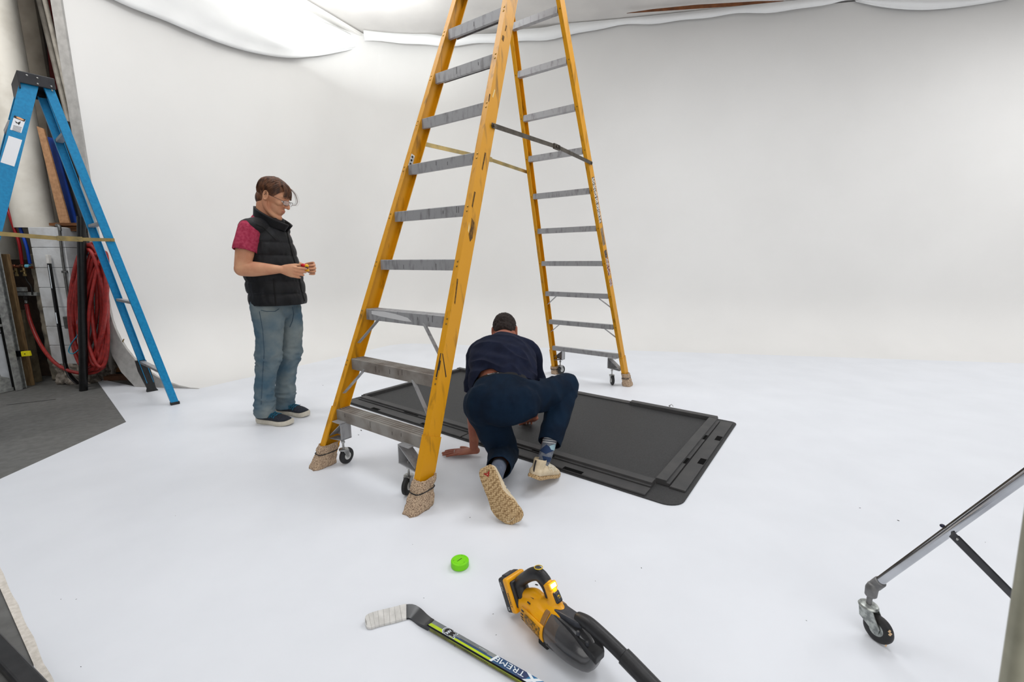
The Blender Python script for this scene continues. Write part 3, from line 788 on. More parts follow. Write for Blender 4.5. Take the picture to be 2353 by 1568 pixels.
# blade: curved, tapering plate lying on the floor, heel blends into the shaft
def blade_strip(t0, t1, extra):
    rows = []
    n = 26
    for k in range(n+1):
        t = t0+(t1-t0)*k/n
        rows.append(t)
    return rows
heel = Vector((sA.x, sA.y, 0)); P_ = [SP(.0, 0, 0), SP(-.035, .002, 0), at(945, 1413), at(905, 1421), at(865, 1431), at(840, 1440)]
def bpath(t):
    x = t*(len(P_)-1); i = min(int(x), len(P_)-2); f = x-i
    a, b, c, d = P_[max(i-1, 0)], P_[i], P_[i+1], P_[min(i+2, len(P_)-1)]
    return .5*((2*b)+(c-a)*f+(2*a-5*b+4*c-d)*f*f+(3*b-a-3*c+d)*f**3)
def bladebox(t0, t1, e, n=24):
    mb = MB(); V = []
    for k in range(n+1):
        t = t0+(t1-t0)*k/n; p = bpath(t); d = (bpath(min(1, t+.01))-bpath(max(0, t-.01))).normalized(); s_ = UZ.cross(-d)
        w_ = .0148+(.0075)*min(1, t/.45); 
        w_ *= math.sqrt(max(.02, 1-max(0, (t-.86)/.14)**2))
        zt = .021-.012*min(1, t/.35)
        tilt = .012*min(1, max(0, (t-.1)/.3))
        for a, z in ((-w_-e, .001), (w_+e, .001+tilt), (w_+e, zt+e+tilt), (-w_-e, zt*.8+e)):
            V.append(p+s_*a+UZ*z)
    mb.add(V, [(0, 1, 2, 3), (n*4, n*4+1, n*4+2, n*4+3)]+[(k*4+i, k*4+(i+1) % 4, (k+1)*4+(i+1) % 4, (k+1)*4+i) for k in range(n) for i in range(4)])
    return mb
bladebox(0, .995, 0, 34).build('blade', STK, stick, smooth=50)
tp = bladebox(.46, 1, .0012).build('blade_tape', TAPE, stick, smooth=50)
LN = M('tape_seam_grey', (150, 148, 144), rough=.9)
for k in range(7):
    t = .52+.062*k; m2 = bladebox(t, t+.0035, .0015, 1); m2.build('tape_seam', LN, tp)
# printed graphics on the upper face and the near side
def face(t0, t1, a0, a1, mat, name='print', skew=0, z=.0003, th=.0003):
    mb = MB(); zt = z0+sh+z
    mb.prism([SP(t0, a0, zt), SP(t1, a0, zt), SP(t1+skew, a1, zt), SP(t0+skew, a1, zt)], UZ, th); return mb.build(name, mat, shaft)
h = sw/2-c_*.6
face(.004, .31, -h, h, SILV, 'silver_band')
face(.0, .05, -h*.95, -.002, LIME, 'lime_patch', skew=.004, z=.0007)
face(.045, .24, -h*.95, -.0055, LIME, 'lime_stripe', z=.0009)
face(.10, .245, -.0050, .0005, NAVY, 'blue_stripe', skew=.006, z=.0007)
face(.12, .22, .0005, .0018, STK, 'dark_stripe', z=.0007)
face(.245, .36, -h, h, NAVY, 'blue_panel', skew=.012, z=.0007)
face(.355, .42, -h, h, SKY, 'sky_panel', skew=.012, z=.0010)
face(.42, .9, -h, h, STK, 'black_panel', z=.0010)
face(.238, .246, -h, h, WHTP, 'white_edge', skew=.012, z=.0011)
# side band
mb = MB(); mb.prism([SP(.008, -sw/2-.0003, z0+.003), SP(.9, -sw/2-.0003, z0+.003), SP(.9, -sw/2-.0003, z0+sh-.004), SP(.008, -sw/2-.0003, z0+sh-.004)], ss, .0003); mb.build('olive_side_band', OLV, shaft)
mb = MB(); mb.prism([SP(.09, -sw/2-.0006, z0+sh-.006), SP(.9, -sw/2-.0006, z0+sh-.006), SP(.9, -sw/2-.0006, z0+sh-.005), SP(.09, -sw/2-.0006, z0+sh-.005)], ss, .0003); mb.build('side_pinstripe', LIME, shaft)
for k in range(16):
    mb = MB(); t = .15+k*.0055; mb.prism([SP(t, -sw/2-.0006, z0+.006), SP(t+.002, -sw/2-.0006, z0+.006), SP(t+.004, -sw/2-.0006, z0+.010), SP(t+.002, -sw/2-.0006, z0+.010)], ss, .0003); mb.build('side_tick', STK, shaft)
# lettering reads from the far side, so it is upside down from here
zt = z0+sh+.0013
text('lettering', 'TREME', SP(.350, h*.78, zt), -sd_, -ss, .0165, WHTP, shaft, width=.100)
xx = MB()
for i_, q in enumerate(([(.350, -h), (.366, -h), (.402, h), (.388, h)], [(.350, h), (.364, h), (.410, -h), (.394, -h)])):
    xx.prism([SP(t, a, zt-.0001) for t, a in q], UZ, .0004+.0003*i_)
xx.build('letter_x', WHTP, shaft)
text('small_lettering', 'composite', SP(.216, h*.72, zt), -sd_, -ss, .0042, WHTP, shaft, width=.028)
# league shield
def shield(sc):
    q = [(0, .95), (.25, 1.0), (.5, .9), (.62, .66), (.9, .62), (1, .78), (1.12, .5), (1.02, .2), (.86, 0), (1.02, -.2), (1.12, -.5), (1, -.78), (.9, -.62), (.62, -.66), (.5, -.9), (.25, -1), (0, -.95), (-.25, -.75), (-.42, -.4), (-.48, 0), (-.42, .4), (-.25, .75)]
    return [(.078+(x-.3)*.034*sc, y*.0165*sc) for x, y in q]
for sc, mat, z, nm in ((1.0, WHTP, .0014, 'shield_border'), (.90, STK, .0017, 'shield_field'), (.80, WHTP, .0020, 'shield_inner_line'), (.74, STK, .0023, 'shield_inner')):
    mb = MB(); mb.prism([SP(t, max(-h, min(h, a)), z0+sh+z) for t, a in shield(sc)], UZ, .0003); mb.build(nm, mat, shaft)
text('shield_lettering', 'NHL', SP(.072, h*.62, z0+sh+.0028), -sd_*.25-ss, sd_*1.0-ss*.25, .0105, WHTP, shaft, width=.019, bold=.03)

# ================================================================== cordless hand vacuum
VY = M('yellow_plastic', (238, 168, 4), (232, 160, 6), scale=20, rough=.38, spec=.5)
VK = M('black_tool_plastic', (30, 30, 32), (38, 38, 40), scale=60, rough=.42, bump=.03, bscale=400)
VG = M('dark_grey_plastic', (52, 54, 60), (60, 62, 68), scale=60, rough=.4)
VC = M('smoked_clear_plastic', (86, 86, 88), (62, 62, 64), scale=10, rough=.18, coat=.3, alpha=.80, spec=.6)
VF = M('amber_filter_ring', (120, 84, 40), (150, 110, 60), scale=18, rough=.4)
LEDM = M('lit_led', (255, 236, 190), emit=5)
VO = Vector((-.0095, 1.337, 0)); E1 = Vector((.675, -.738, 0)).normalized(); E2 = UZ.cross(E1)     # E2 = far side
def VP(s, h_, t=0): return VO+E1*s+UZ*h_-E2*t           # t > 0: side that faces the camera's left
vac = thing('hand_vacuum', VO+E1*.2, 'yellow and black cordless hand vacuum with a smoked dust bin lying on the floor', 'vacuum')
RV = Matrix((E1, -E2, UZ)).transposed()
def vskin(name, mb, mat, vox=.0022, sm=5, parent=vac):
    V, N, Fc = remeshed(mb, vox, sm); return skin(name, V, Fc, mat, parent)
def vbox(mb, s, h_, t, ds, dh, dt, tilt=0):
    R = RV@Matrix.Rotation(tilt, 3, 'Y'); return mb.box(VP(s, h_, t), (ds, dt, dh), R)
# battery: black pack with the yellow foot of the body above it, both leaning
TL = -.50
mb = MB(); vbox(mb, .022, .070, 0, .034, .112, .076, TL)
bat = mb.build('battery_pack', VK, vac, bevel=.008, seg=3)
mb = MB(); vbox(mb, .044, .082, 0, .026, .110, .082, TL); mb.build('battery_foot', VY, vac, bevel=.007, seg=3)
mb = MB(); vbox(mb, .057, .090, 0, .016, .084, .064, TL); mb.build('battery_cradle', VK, vac, bevel=.006, seg=3)
mb = MB(); vbox(mb, -.004, .118, 0, .026, .008, .040, TL); mb.build('battery_latch', VG, bat, bevel=.002)
# motor body
mb = MB()
mb.limb([VP(.045, .060), VP(.085, .062), VP(.125, .070), VP(.165, .074), VP(.200, .074)], [(.026, .030), (.032, .034), (.045, .046), (.056, .056), (.060, .058)], 28, up=UZ)
mb.limb([VP(.070, .085), VP(.120, .115), VP(.150, .122)], [.017, .020, .016], 16, up=E2)
mb.limb([VP(.200, .120), VP(.205, .150), VP(.190, .178), VP(.172, .192)], [(.026, .024), (.021, .020), (.019, .018), (.016, .014)], 16, up=E2)
mb.limb([VP(.150, .100), VP(.200, .118), VP(.235, .118)], [.028, .030, .026], 16, up=E2)
body = vskin('motor_body', mb, VY)
# side panel with the rating label
def curvedpatch(s0, s1, a0, a1, r0, r1, mat, name, parent, n=10, th=.002):
    mb = MB(); V = []
    for i in range(n+1):
        a = math.radians(a0+(a1-a0)*i/n)
        for s_, r_ in ((s0, r0), (s1, r1)):
            V.append(VP(s_, .074+r_*math.sin(a), r_*math.cos(a)))
    mb.add(V, [(2*i, 2*i+1, 2*i+3, 2*i+2) for i in range(n)]); o = mb.build(name, mat, parent, smooth=60)
    m = o.modifiers.new('s', 'SOLIDIFY'); m.thickness = th; m.offset = 1; return o
curvedpatch(.112, .215, -28, 24, .050, .0615, VY, 'side_panel', body, th=.004)
PRT = M('label_print', (190, 130, 10), (96, 74, 20), scale=160, rough=.5, lo=.42, hi=.56)
curvedpatch(.134, .206, -22, 14, .0575, .0652, PRT, 'rating_label', body, th=.0006)
for k in range(4):
    a = -20+k*11; curvedpatch(.116, .127, a, a+4, .0555, .0562, VK, 'vent_slot', body, n=3, th=.0006)
for (s_, a_) in ((.122, 44), (.122, 66), (.150, 50)):
    curvedpatch(s_, s_+.014, a_, a_+5, .0475+.004*(s_ > .14), .050+.004*(s_ > .14), VK, 'vent_slot', body, n=2, th=.0008)
# handle
mb = MB()
mb.limb([VP(.046, .095), VP(.060, .128), VP(.085, .158), VP(.115, .186), VP(.145, .200), VP(.170, .194)], [(.022, .026), (.019, .022), (.019, .022), (.0205, .022), (.020, .018), (.018, .016)], 20, up=E2)
mb.limb([VP(.056, .12), VP(.070, .085), VP(.090, .060)], [.022, .024, .014], 14, up=E2)
mb.limb([VP(.128, .186), VP(.160, .168), VP(.180, .140)], [(.010, .009), (.010, .007), (.011, .007)], 14, up=E2)
hd = vskin('handle', mb, VK)
YL = M('yellow_trim', (226, 190, 40), rough=.4)
mb = MB(); mb.torus(VP(.137, .2215), (E1*-.25+UZ), .0145, .0014, 28, 6, sx=1, sy=.8, up=E2); mb.build('trigger_ring', YL, hd, smooth=60)
mb = MB(); mb.ell(VP(.137, .2190), (.012, .010, .003), RV); mb.build('trigger', VG, hd, smooth=60)
# light and power switch on the yellow front post
nf = (E1*.80+UZ*.60).normalized(); xf_ = -E2; yf = nf.cross(xf_)
Rf = Matrix((xf_, yf, nf)).transposed()
mb = MB(); mb.box(VP(.190, .188), (.034, .022, .026), Rf); mb.build('lamp_hood', VY, body, bevel=.005, seg=3)
mb = MB(); mb.box(VP(.190, .188)+nf*.0135+yf*-.000, (.020, .011, .003), Rf); mb.build('lamp', LEDM, body, bevel=.0012)
mb = MB(); mb.box(VP(.208, .160)+nf*.012, (.025, .034, .010), Rf); sw_ = mb.build('switch_plate', VK, body, bevel=.005, seg=3)
mb = MB(); mb.box(VP(.208, .160)+nf*.0175, (.016, .024, .002), Rf); mb.build('power_button', VG, sw_, bevel=.003)
mb = MB(); c = VP(.208, .160)+nf*.0192; mb.tube([c+xf_*.004*math.cos(a)+yf*.004*math.sin(a) for a in [math.radians(60+300*k/14) for k in range(15)]], .0006, 6); mb.tube([c, c-yf*.005], .0006, 6)
mb.build('power_symbol', YL, sw_)
# dust bin
mb = MB(); mb.lathe(VP(.196, .0745), E1, [(0, .058), (.004, .0615), (.016, .0615), (.018, .060)], 40); mb.build('filter_ring', VF, vac, smooth=40)
ax = (E1-UZ*.10).normalized()
mb = MB()
prof2 = [(0, .052), (.002, .0605), (.03, .0615), (.06, .061), (.09, .058), (.115, .053), (.135, .047), (.148, .040), (.156, .028), (.158, .010)]
mb.lathe(VP(.212, .0725), ax, prof2, 44); bn = mb.build('dust_bin', VC, vac, smooth=50)
mb = MB(); mb.lathe(VP(.214, .073), ax, [(0, .040), (.05, .036), (.085, .026), (.09, .01)], 28); mb.build('inner_filter', RUBB, bn, smooth=40)
mb = MB()
q = [VP(.226+.011*k, .044-.0016*k, .0555-.0010*k-.0002*k*k) for k in range(9)]
mb.tube(q, .0030, 8); mb.build('bin_rib', VC, bn, smooth=60)
# release foot under the body
mb = MB(); vbox(mb, .195, .014, .028, .040, .026, .022); mb.build('bin_latch', RUBB, vac, bevel=.005, seg=3)
# nozzle mount and nozzle
mb = MB(); mb.prism([VP(.222, .140, .021), VP(.222, .140, -.021), VP(.300, .146, -.018), VP(.318, .150, -.012), VP(.318, .150, .012), VP(.300, .146, .018)], -UZ, .018)
mt_ = mb.build('nozzle_mount', VG, vac, bevel=.003, seg=2)
mb = MB(); mb.prism([VP(.214, .128, .026), VP(.214, .128, -.026), VP(.290, .132, -.026), VP(.370, .112, -.020), VP(.385, .095, -.012), VP(.385, .095, .030), VP(.370, .112, .034), VP(.290, .132, .030)], -UZ, .022)
mb.build('nozzle_cradle', VK, vac, bevel=.004, seg=2)
for s_ in (.318, .350):
    mb = MB(); p = VP(s_, .122-(s_-.318)*.35, .024); mb.cyl(p, p+UZ*.010, .0055, 14); sc_ = mb.build('screw_boss', VG, mt_, smooth=40)
    mb = MB(); mb.cyl(p+UZ*.010, p+UZ*.011, .003, 10); mb.build('screw', ZINC, sc_)
mb = MB(); mb.cyl(VP(.262, .1395), VP(.262, .1405), .0032, 14); mb.build('mount_hole', RUBB, mt_)
mb = MB()
mb.limb([VP(.300, .146, -.004), VP(.335, .150, -.004), VP(.400, .142, -.004), VP(.455, .130, -.004)], [(.0165, .017), (.0195, .019), (.0185, .018), (.0185, .018)], 28, up=UZ)
nz = vskin('nozzle', mb, VK, .0025, 4)
mb = MB(); tdir = (VP(.57, .100, -.004)-VP(.455, .130, -.004)).normalized(); p = VP(.448, .132, -.004)
mb.lathe(p, tdir, [(0, .0185), (.002, .0222), (.030, .0222), (.10, .0212), (.12, .025), (.15, .030), (.18, .034), (.20, .034)], 32); mb.build('nozzle_tip', VK, vac, smooth=35)
# writing
YP = VK
bx = MB()
n_b2 = RV@Matrix.Rotation(TL, 3, 'Y')@Vector((0, 1, 0)); dn = RV@Matrix.Rotation(TL, 3, 'Y')@Vector((0, 0, -1)); fw_ = RV@Matrix.Rotation(TL, 3, 'Y')@Vector((1, 0, 0))
c = VP(.044, .082)+n_b2*.0412
text('maker_lettering', 'DEWALT', c-dn*.012-fw_*.004, dn, fw_, .0075, VK, vac, width=.046, bold=.03)
c = VP(.022, .070)+n_b2*.0382
WH2 = M('grey_white_print', (200, 204, 208), rough=.5)
text('battery_lettering', '20V MAX', c-dn*.045-fw_*.006, dn, fw_, .0055, WH2, bat, width=.030, bold=.02)
text('battery_lettering', 'XR', c+dn*.034-fw_*.005, dn, fw_, .009, WH2, bat, width=.013, bold=.02)
vl = bpy.data.lights.new('vacuum_lamp_light', 'POINT'); vl.energy = .06; vl.color = (1, .72, .42); vl.shadow_soft_size = .008
vo = bpy.data.objects.new('vacuum_lamp_light', vl); COL.objects.link(vo); vo.location = VP(.190, .188)+nf*.022

# ================================================================== trolley leg at the lower right
CHR = M('chrome_tube', (196, 198, 202), (168, 170, 174), scale=6, rough=.16, metal=1)
CAST = M('cast_grey_metal', (128, 128, 128), (104, 104, 104), scale=40, rough=.5, metal=.5, bump=.05)
GALV = M('scuffed_galvanised', (178, 182, 178), (128, 132, 130), scale=60, rough=.38, metal=.8, lo=.4, hi=.6)
CHIP = M('chipped_rubber', (36, 36, 38), (48, 46, 45), scale=20, rough=.55)
tro = thing('trolley_frame', at(2028, 1470), 'chrome trolley leg with a black strut and a worn caster wheel, lower right', 'trolley')
q0 = at(2012, 1345, .170); tdep = q0.y
c0 = ray(2353, 1096); far = Vector((0, 0, CAM_H))+c0*(.98/c0.y*1.0)
tb0 = q0; tdv = (far-tb0).normalized(); far2 = far+tdv*.35
mb = MB(); nn_ = 28; path_ = [tb0+tdv*.012, far2]
mb.tube(path_, .0115, nn_); leg = mb.build('tube', CHR, tro, smooth=40)
mb = MB(); x_, y_, z_ = frame(tdv)
mb.bar(tb0+tdv*.012+y_*.0105-x_*.004, far2+y_*.0105-x_*.004, .0045, .004); mb.build('tube_stripe', STEELD, leg)  # dark stripe along the upper side of the tube
mb = MB(); mb.lathe(tb0-tdv*.006, tdv, [(0, .012), (.004, .0165), (.030, .0165), (.032, .0145)], 20)
wheel_c = at(2024, 1448, .036)
st0 = Vector((at(1993, 1380, .10).x, at(1993, 1380, .10).y, 0))
mb.lathe(Vector((tb0.x-.010, tb0.y, tb0.z-.040)), UZ, [(0, .012), (.004, .016), (.030, .017), (.045, .012)], 20)
V, N, Fc = remeshed(mb, .0018, 3); skin('corner_fitting', V, Fc, CAST, tro)
sx_, sy_ = tb0.x-.012, tb0.y
mb = MB(); mb.cyl((sx_, sy_, .098), (sx_, sy_, .134), .0075, 16); mb.build('stem', CAST, tro, smooth=40)
mb = MB(); mb.lathe((sx_, sy_, .090), UZ, [(0, .018), (.003, .025), (.008, .027), (.013, .024), (.016, .012)], 28)
hous = mb.build('swivel_housing', GALV, tro, smooth=40)
wc = Vector((sx_+.014, sy_-.030, .0425)); wax = Vector((-.95, -.30, .04)).normalized()
fdir = UZ.cross(wax).normalized()
if fdir.x < 0: fdir = -fdir
mb = MB()
for sg in (-1, 1):
    o_ = wax*sg*.0125
    base_ = Vector((sx_, sy_, 0))
    mb.prism([base_+o_+UZ*.094-fdir*.019, base_+o_+UZ*.094+fdir*.022, wc+o_+fdir*.012+UZ*.006, wc+o_+fdir*.010-UZ*.008, wc+o_-fdir*.006-UZ*.010, base_+o_+UZ*.060-fdir*.013], wax*sg, .0025)
mb.cyl(wc-wax*.0165, wc+wax*.0165, .0055, 14)
mb.build('fork', GALV, tro, smooth=30)
mb = MB(); mb.lathe(wc-wax*.0105, wax, [(0, .020), (-.0005, .032), (.002, .039), (.0065, .0420), (.0145, .0420), (.019, .039), (.0215, .032), (.021, .020)], 40)
wh = mb.build('wheel', CHIP, tro, smooth=45)
mb = MB(); mb.lathe(wc-wax*.0115, wax, [(0, .010), (.0005, .0205), (.0225, .0205), (.023, .010)], 28); mb.build('hub', GALV, wh, smooth=40)
BEIG = M('glued_cardboard_scrap', (206, 176, 140), rough=.9)
for (a_, b_, s_) in ((.038, .016, .006), (.035, .0235, .005), (.032, -.029, .004)):
    mb = MB(); p = wc+fdir*a_+UZ*b_+wax*.0105; mb.box(p, (s_, s_*.7, s_*1.6), Matrix.Rotation(.6, 3, 'Y')); mb.build('stuck_scrap', BEIG, wh, bevel=.001)
# flat black strut
def on_line(px, py, P0, d):
    """point of the view ray through a pixel nearest to line P0 + t d"""
    r = ray(px, py).normalized(); c = Vector((0, 0, CAM_H)); w0 = c-P0
    a = r.dot(r); b = r.dot(d); cc_ = d.dot(d); dd = r.dot(w0); e = d.dot(w0)
    s_ = (b*e-cc_*dd)/(a*cc_-b*b); return c+r*s_
s0 = on_line(2180, 1227, tb0, tdv)-y_*.004-Vector((0, .016, 0)); r1 = ray(2400, 1443); s1 = Vector((0, 0, CAM_H))+r1*((s0.y-.02)/r1.y)
mb = MB(); mb.bar(s0-(s1-s0).normalized()*.018, s1, .019, .004, up=(0, -1, .2)); stt = mb.build('strut', BLKP, tro, bevel=.0012)
mb = MB(); mb.bar(s0+Vector((.004, 0, .0085)), s1+Vector((.004, 0, .0085)), .002, .006, up=(0, -1, .2)); mb.build('strut_flange', BLKP, stt)
mb = MB(); vdir = Vector((0, -1, .15)).normalized(); mb.lathe(s0+vdir*.002, vdir, [(0, .004), (.0015, .0035), (.0025, .001)], 14); mb.build('rivet', ZINC, stt, smooth=40)
mb = MB(); p = on_line(2170, 1214, tb0, tdv)+Vector((-.002, .004, .004)); mb.ell(p, (.006, .006, .005)); mb.build('knob', M('blue_black_knob', (20, 22, 50), rough=.35), stt, smooth=60)

# ================================================================== blurred pole close to the lens
POLE = M('grey_green_pole', (186, 184, 164), (158, 156, 138), scale=30, rough=.5, metal=.4)
y_p = .19
pa = aty(2388, 1190, y_p); r2 = ray(2318, 1640); pbn = Vector((0, 0, CAM_H))+r2*(y_p/r2.y)
d_ = (pbn-pa).normalized(); top_ = pa-d_*.5; n_t = (pbn.z-0)/-d_.z
bot_ = pbn+d_*((pbn.z-.03)/-d_.z)
mb = MB(); mb.tube([top_, bot_], .0050, 24); pol = mb.build('pole', POLE, None, smooth=40)
rebase(pol, bot_); tag(pol, 'out-of-focus grey metal pole very close at the right edge of the picture', 'pole')
# ================================================================== wall opening at the left
PIPEW = M('dirty_white_pipe', (232, 228, 218), (204, 198, 186), scale=5, rough=.55, bump=.03, lo=.45, hi=.8, detail=7)
BLOCK = M('painted_block_pier', (208, 210, 212), (186, 186, 186), scale=9, rough=.8, bump=.12, bscale=60)
PLAST = M('stained_plaster', (150, 142, 126), (96, 90, 80), scale=9, rough=.9, bump=.3, bscale=40)
CRUMB = M('crumbling_masonry', (178, 168, 156), (104, 96, 88), scale=26, rough=.95, bump=.6, bscale=60)
WOODT = M('old_timber', (150, 122, 84), (118, 92, 60), scale=14, rough=.8, stretch=(6, 6, .7), bump=.08)
WOODB = M('brown_timber', (120, 76, 40), (84, 52, 28), scale=12, rough=.8, stretch=(1, 5, 5), bump=.08)
OSB = M('tan_hardboard', (186, 142, 104), (164, 122, 88), scale=40, rough=.8)
BLUB = M('blue_board', (16, 62, 150), (12, 50, 128), scale=8, rough=.5)
BLUF = M('pale_board_edge', (170, 180, 196), rough=.7)
GREYB = M('charcoal_board', (62, 62, 64), (52, 52, 54), scale=20, rough=.7)
REDH = M('red_air_hose', (156, 42, 38), (126, 32, 30), scale=30, rough=.45)
REDP = M('red_water_tube', (150, 18, 26), rough=.35)
BLUP = M('blue_water_tube', (16, 66, 170), rough=.35)
COPP = M('copper_fittings', (178, 112, 84), (120, 74, 56), scale=40, rough=.35, metal=.9)
BLKM = M('black_painted_steel', (16, 16, 17), (24, 24, 25), scale=30, rough=.3, metal=.2)
COND = M('grey_conduit', (112, 112, 110), (92, 92, 90), scale=30, rough=.45, metal=.6)
DOORW = M('white_metal_door', (204, 208, 212), (188, 192, 196), scale=14, rough=.5, bump=.02)
GALV2 = M('galvanised_track', (176, 178, 175), (136, 138, 136), scale=30, rough=.45, metal=.25)
YELW = M('yellow_tag', (240, 226, 20), rough=.5)
CABL = M('light_blue_cable', (40, 140, 170), rough=.45)
MAROON = M('dark_red_paint', (110, 20, 22), (90, 16, 18), scale=12, rough=.6)
WIRE = M('black_cable', (20, 20, 20), rough=.5)
G = -.004

# far walls of the recess
mb = MB(); mb.box((-6.2, 5.55, 2.2), (4.2, .1, 4.5)); w1 = struct(mb.build('wall_recess_back', BUILD))
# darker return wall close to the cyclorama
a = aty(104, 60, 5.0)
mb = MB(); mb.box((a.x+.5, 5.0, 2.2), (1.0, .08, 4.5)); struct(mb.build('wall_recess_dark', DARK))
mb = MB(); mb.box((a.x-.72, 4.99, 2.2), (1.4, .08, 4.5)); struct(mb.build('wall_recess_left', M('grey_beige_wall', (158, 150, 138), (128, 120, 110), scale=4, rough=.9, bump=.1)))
# pier of painted blocks with broken foot
pf = 4.16
pl_, pr_x = at(96, 884).x*1.0, at(205, 878).x
pl_ = aty(96, 700, pf).x; pr_x = aty(172, 700, pf).x
zt_ = aty(110, 522, pf).z
mb = MB(); H0 = .20; n_ = 7; bh = (zt_-H0)/n_
for k in range(n_):
    z0_ = H0+k*bh
    mb.box(((pl_+pr_x)/2, pf+.16, z0_+bh/2), (pr_x-pl_, .32, bh-.0045))
    mb.box(((pl_+pr_x)/2, pf+.16, z0_+bh/2), (pr_x-pl_-.012, .308, bh))
pier = mb.build('trim_block_pier', BLOCK, bevel=.004); struct(pier)
mb = MB(); mb.box(((pl_+pr_x)/2, pf+.16, .10), (pr_x-pl_+.01, .33, .21)); 
V, N, Fc = remeshed(mb, .012, 2)
V = V+N*(fbm(V, 14, 3)*.030)[:, None]; V[:, 2] = np.maximum(V[:, 2], G); o = skin('trim_pier_foot', V, Fc, CRUMB); struct(o)
# stained plaster return to the left of the pier
xl = aty(60, 700, 4.35).x
mb = MB(); mb.box((pl_-.10, pf+.26, .62), (.21, .24, 1.25)); V, N, Fc = remeshed(mb, .014, 2)
V = V+N*(fbm(V, 9, 8)*.014)[:, None]; V[:, 2] = np.maximum(V[:, 2], G); struct(skin('wall_plaster_return', V, Fc, PLAST))
# big white pipe rising from the pier top
def vpipe(px0, py0, Y, r, name, mat, label, cat, z1=4.3, n=28, zb=None, dx=0, dy=0):
    p = aty(px0, py0, Y); z_ = p.z if zb is None else zb
    mb = MB(); mb.tube([(p.x, Y, z_), (p.x+dx*.5, Y+dy*.5, (z_+z1)/2), (p.x+dx, Y+dy, z1)], r, n)
    o = mb.build(name, mat, smooth=40); rebase(o, (p.x, Y, z_)); return tag(o, label, cat)
vpipe(81, 524, 4.36, .146, 'drain_pipe', PIPEW, 'fat dirty white pipe standing on top of the block pier', 'pipe', zb=zt_+.002)
vpipe(8, 600, 4.62, .105, 'drain_pipe', PIPEW, 'second white pipe behind the fat one, above the copper fittings', 'pipe', zb=.95)
# two thin pale poles leaning in the recess, dark red board, teal cable
def stick_(p0, p1, r, name, mat, label, cat, grp=None, n=14):
    mb = MB(); mb.tube([p0, p1], r, n); o = mb.build(name, mat, smooth=40); rebase(o, p0); return tag(o, label, cat, grp)
POLEW = M('pale_painted_pole', (176, 170, 160), (150, 144, 134), scale=16, rough=.5)
a0 = aty(205, 470, 4.60); a1 = aty(70, -80, 4.80); stick_(a0, a1, .022, 'pole', POLEW, 'pale leaning pole in the recess, the left of two, passing behind the blue ladder', 'pole')
b0 = aty(170, 278, 4.54); b1 = aty(84, -80, 4.66); stick_(b0, b1, .020, 'pole', POLEW, 'shorter pale leaning pole, the right of two, ending by the white wall edge', 'pole')
mb = MB(); q = [aty(94, -30, 4.88), aty(110, -30, 4.88), aty(140, 205, 4.86), aty(118, 205, 4.86)]; mb.prism(q, (0, 1, 0), .02)
o = mb.build('board', MAROON); rebase(o, q[2]); tag(o, 'narrow dark red board high in the recess behind the pale poles', 'board')
mb = MB(); mb.tube([aty(126, -20, 4.3), aty(136, 30, 4.3), aty(141, 70, 4.3), aty(146, 100, 4.3)], .007, 8); mb.tube([aty(131, -20, 4.31), aty(138, 30, 4.31), aty(143, 75, 4.31), aty(147, 100, 4.31)], .006, 8)
o = mb.build('cable', CABL, smooth=60); rebase(o, aty(146, 100, 4.3)); tag(o, 'thin teal cable hanging at the edge of the white wall, top left', 'cable')
# shelf with boards leaning on it
ys = 4.30
zs = aty(150, 514, ys).z
xa = aty(134, 514, ys).x; xb = aty(186, 514, ys).x+.1
mb = MB(); mb.box(((xa+xb)/2, ys+.06, zs-.014), (xb-xa, .30, .026)); mb.box(((xa+xb)/2, ys+.06, zs-.052), (xb-xa-.03, .24, .044))
o = mb.build('shelf', WOODB, bevel=.003); rebase(o, ((xa+xb)/2, ys+.12, zs-.07)); tag(o, 'small brown timber shelf beside the block pier', 'shelf')
def board(pts, Y0, dY, th, name, mat, label):
    # pts: bottom-left, bottom-right, top-right, top-left pixels; the top leans back by dY
    q = [aty(*pts[0], Y0), aty(*pts[1], Y0), aty(*pts[2], Y0+dY), aty(*pts[3], Y0+dY)]
    q[0].z = q[1].z = zs+.001
    mb = MB(); mb.prism(q, (0, 1, 0), th); o = mb.build(name, mat, bevel=.001); rebase(o, q[0]); return tag(o, label, 'board')
board([(137, 514), (160, 514), (100, 296), (84, 290)], 4.235, .02, .014, 'board', OSB, 'tan hardboard panel leaning on the shelf, leftmost of three')
board([(164, 513), (178, 513), (124, 318), (95, 311)], 4.30, .06, .012, 'board', BLUB, 'bright blue board leaning on the shelf, in the middle of three')
board([(180, 513), (196, 513), (150, 362), (128, 358)], 4.345, .06, .012, 'board', GREYB, 'charcoal board leaning on the shelf, rightmost of three')
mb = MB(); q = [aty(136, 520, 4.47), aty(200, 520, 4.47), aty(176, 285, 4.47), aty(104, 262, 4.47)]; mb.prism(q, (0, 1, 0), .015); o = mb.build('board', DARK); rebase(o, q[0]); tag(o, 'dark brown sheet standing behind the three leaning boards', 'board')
bk_ = aty(50, 700, 4.5).x
mb = MB(); mb.box((bk_, 4.52, .60), (.62, .05, 1.2)); struct(mb.build('wall_recess_low', M('rusty_dark_backing', (84, 66, 52), (44, 36, 32), scale=7, rough=.95, bump=.2)))
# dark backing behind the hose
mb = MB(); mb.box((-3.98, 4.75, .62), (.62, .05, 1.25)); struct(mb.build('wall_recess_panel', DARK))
# ---- black standing pole
bp = at(192, 898, G); tp = aty(187, 498, bp.y+.02)
mb = MB(); mb.tube([bp, tp], .031, 22)
o = mb.build('standing_pole', BLKM, smooth=40); rebase(o, bp); tag(o, 'thick glossy black pole standing in front of the red hose', 'pole')
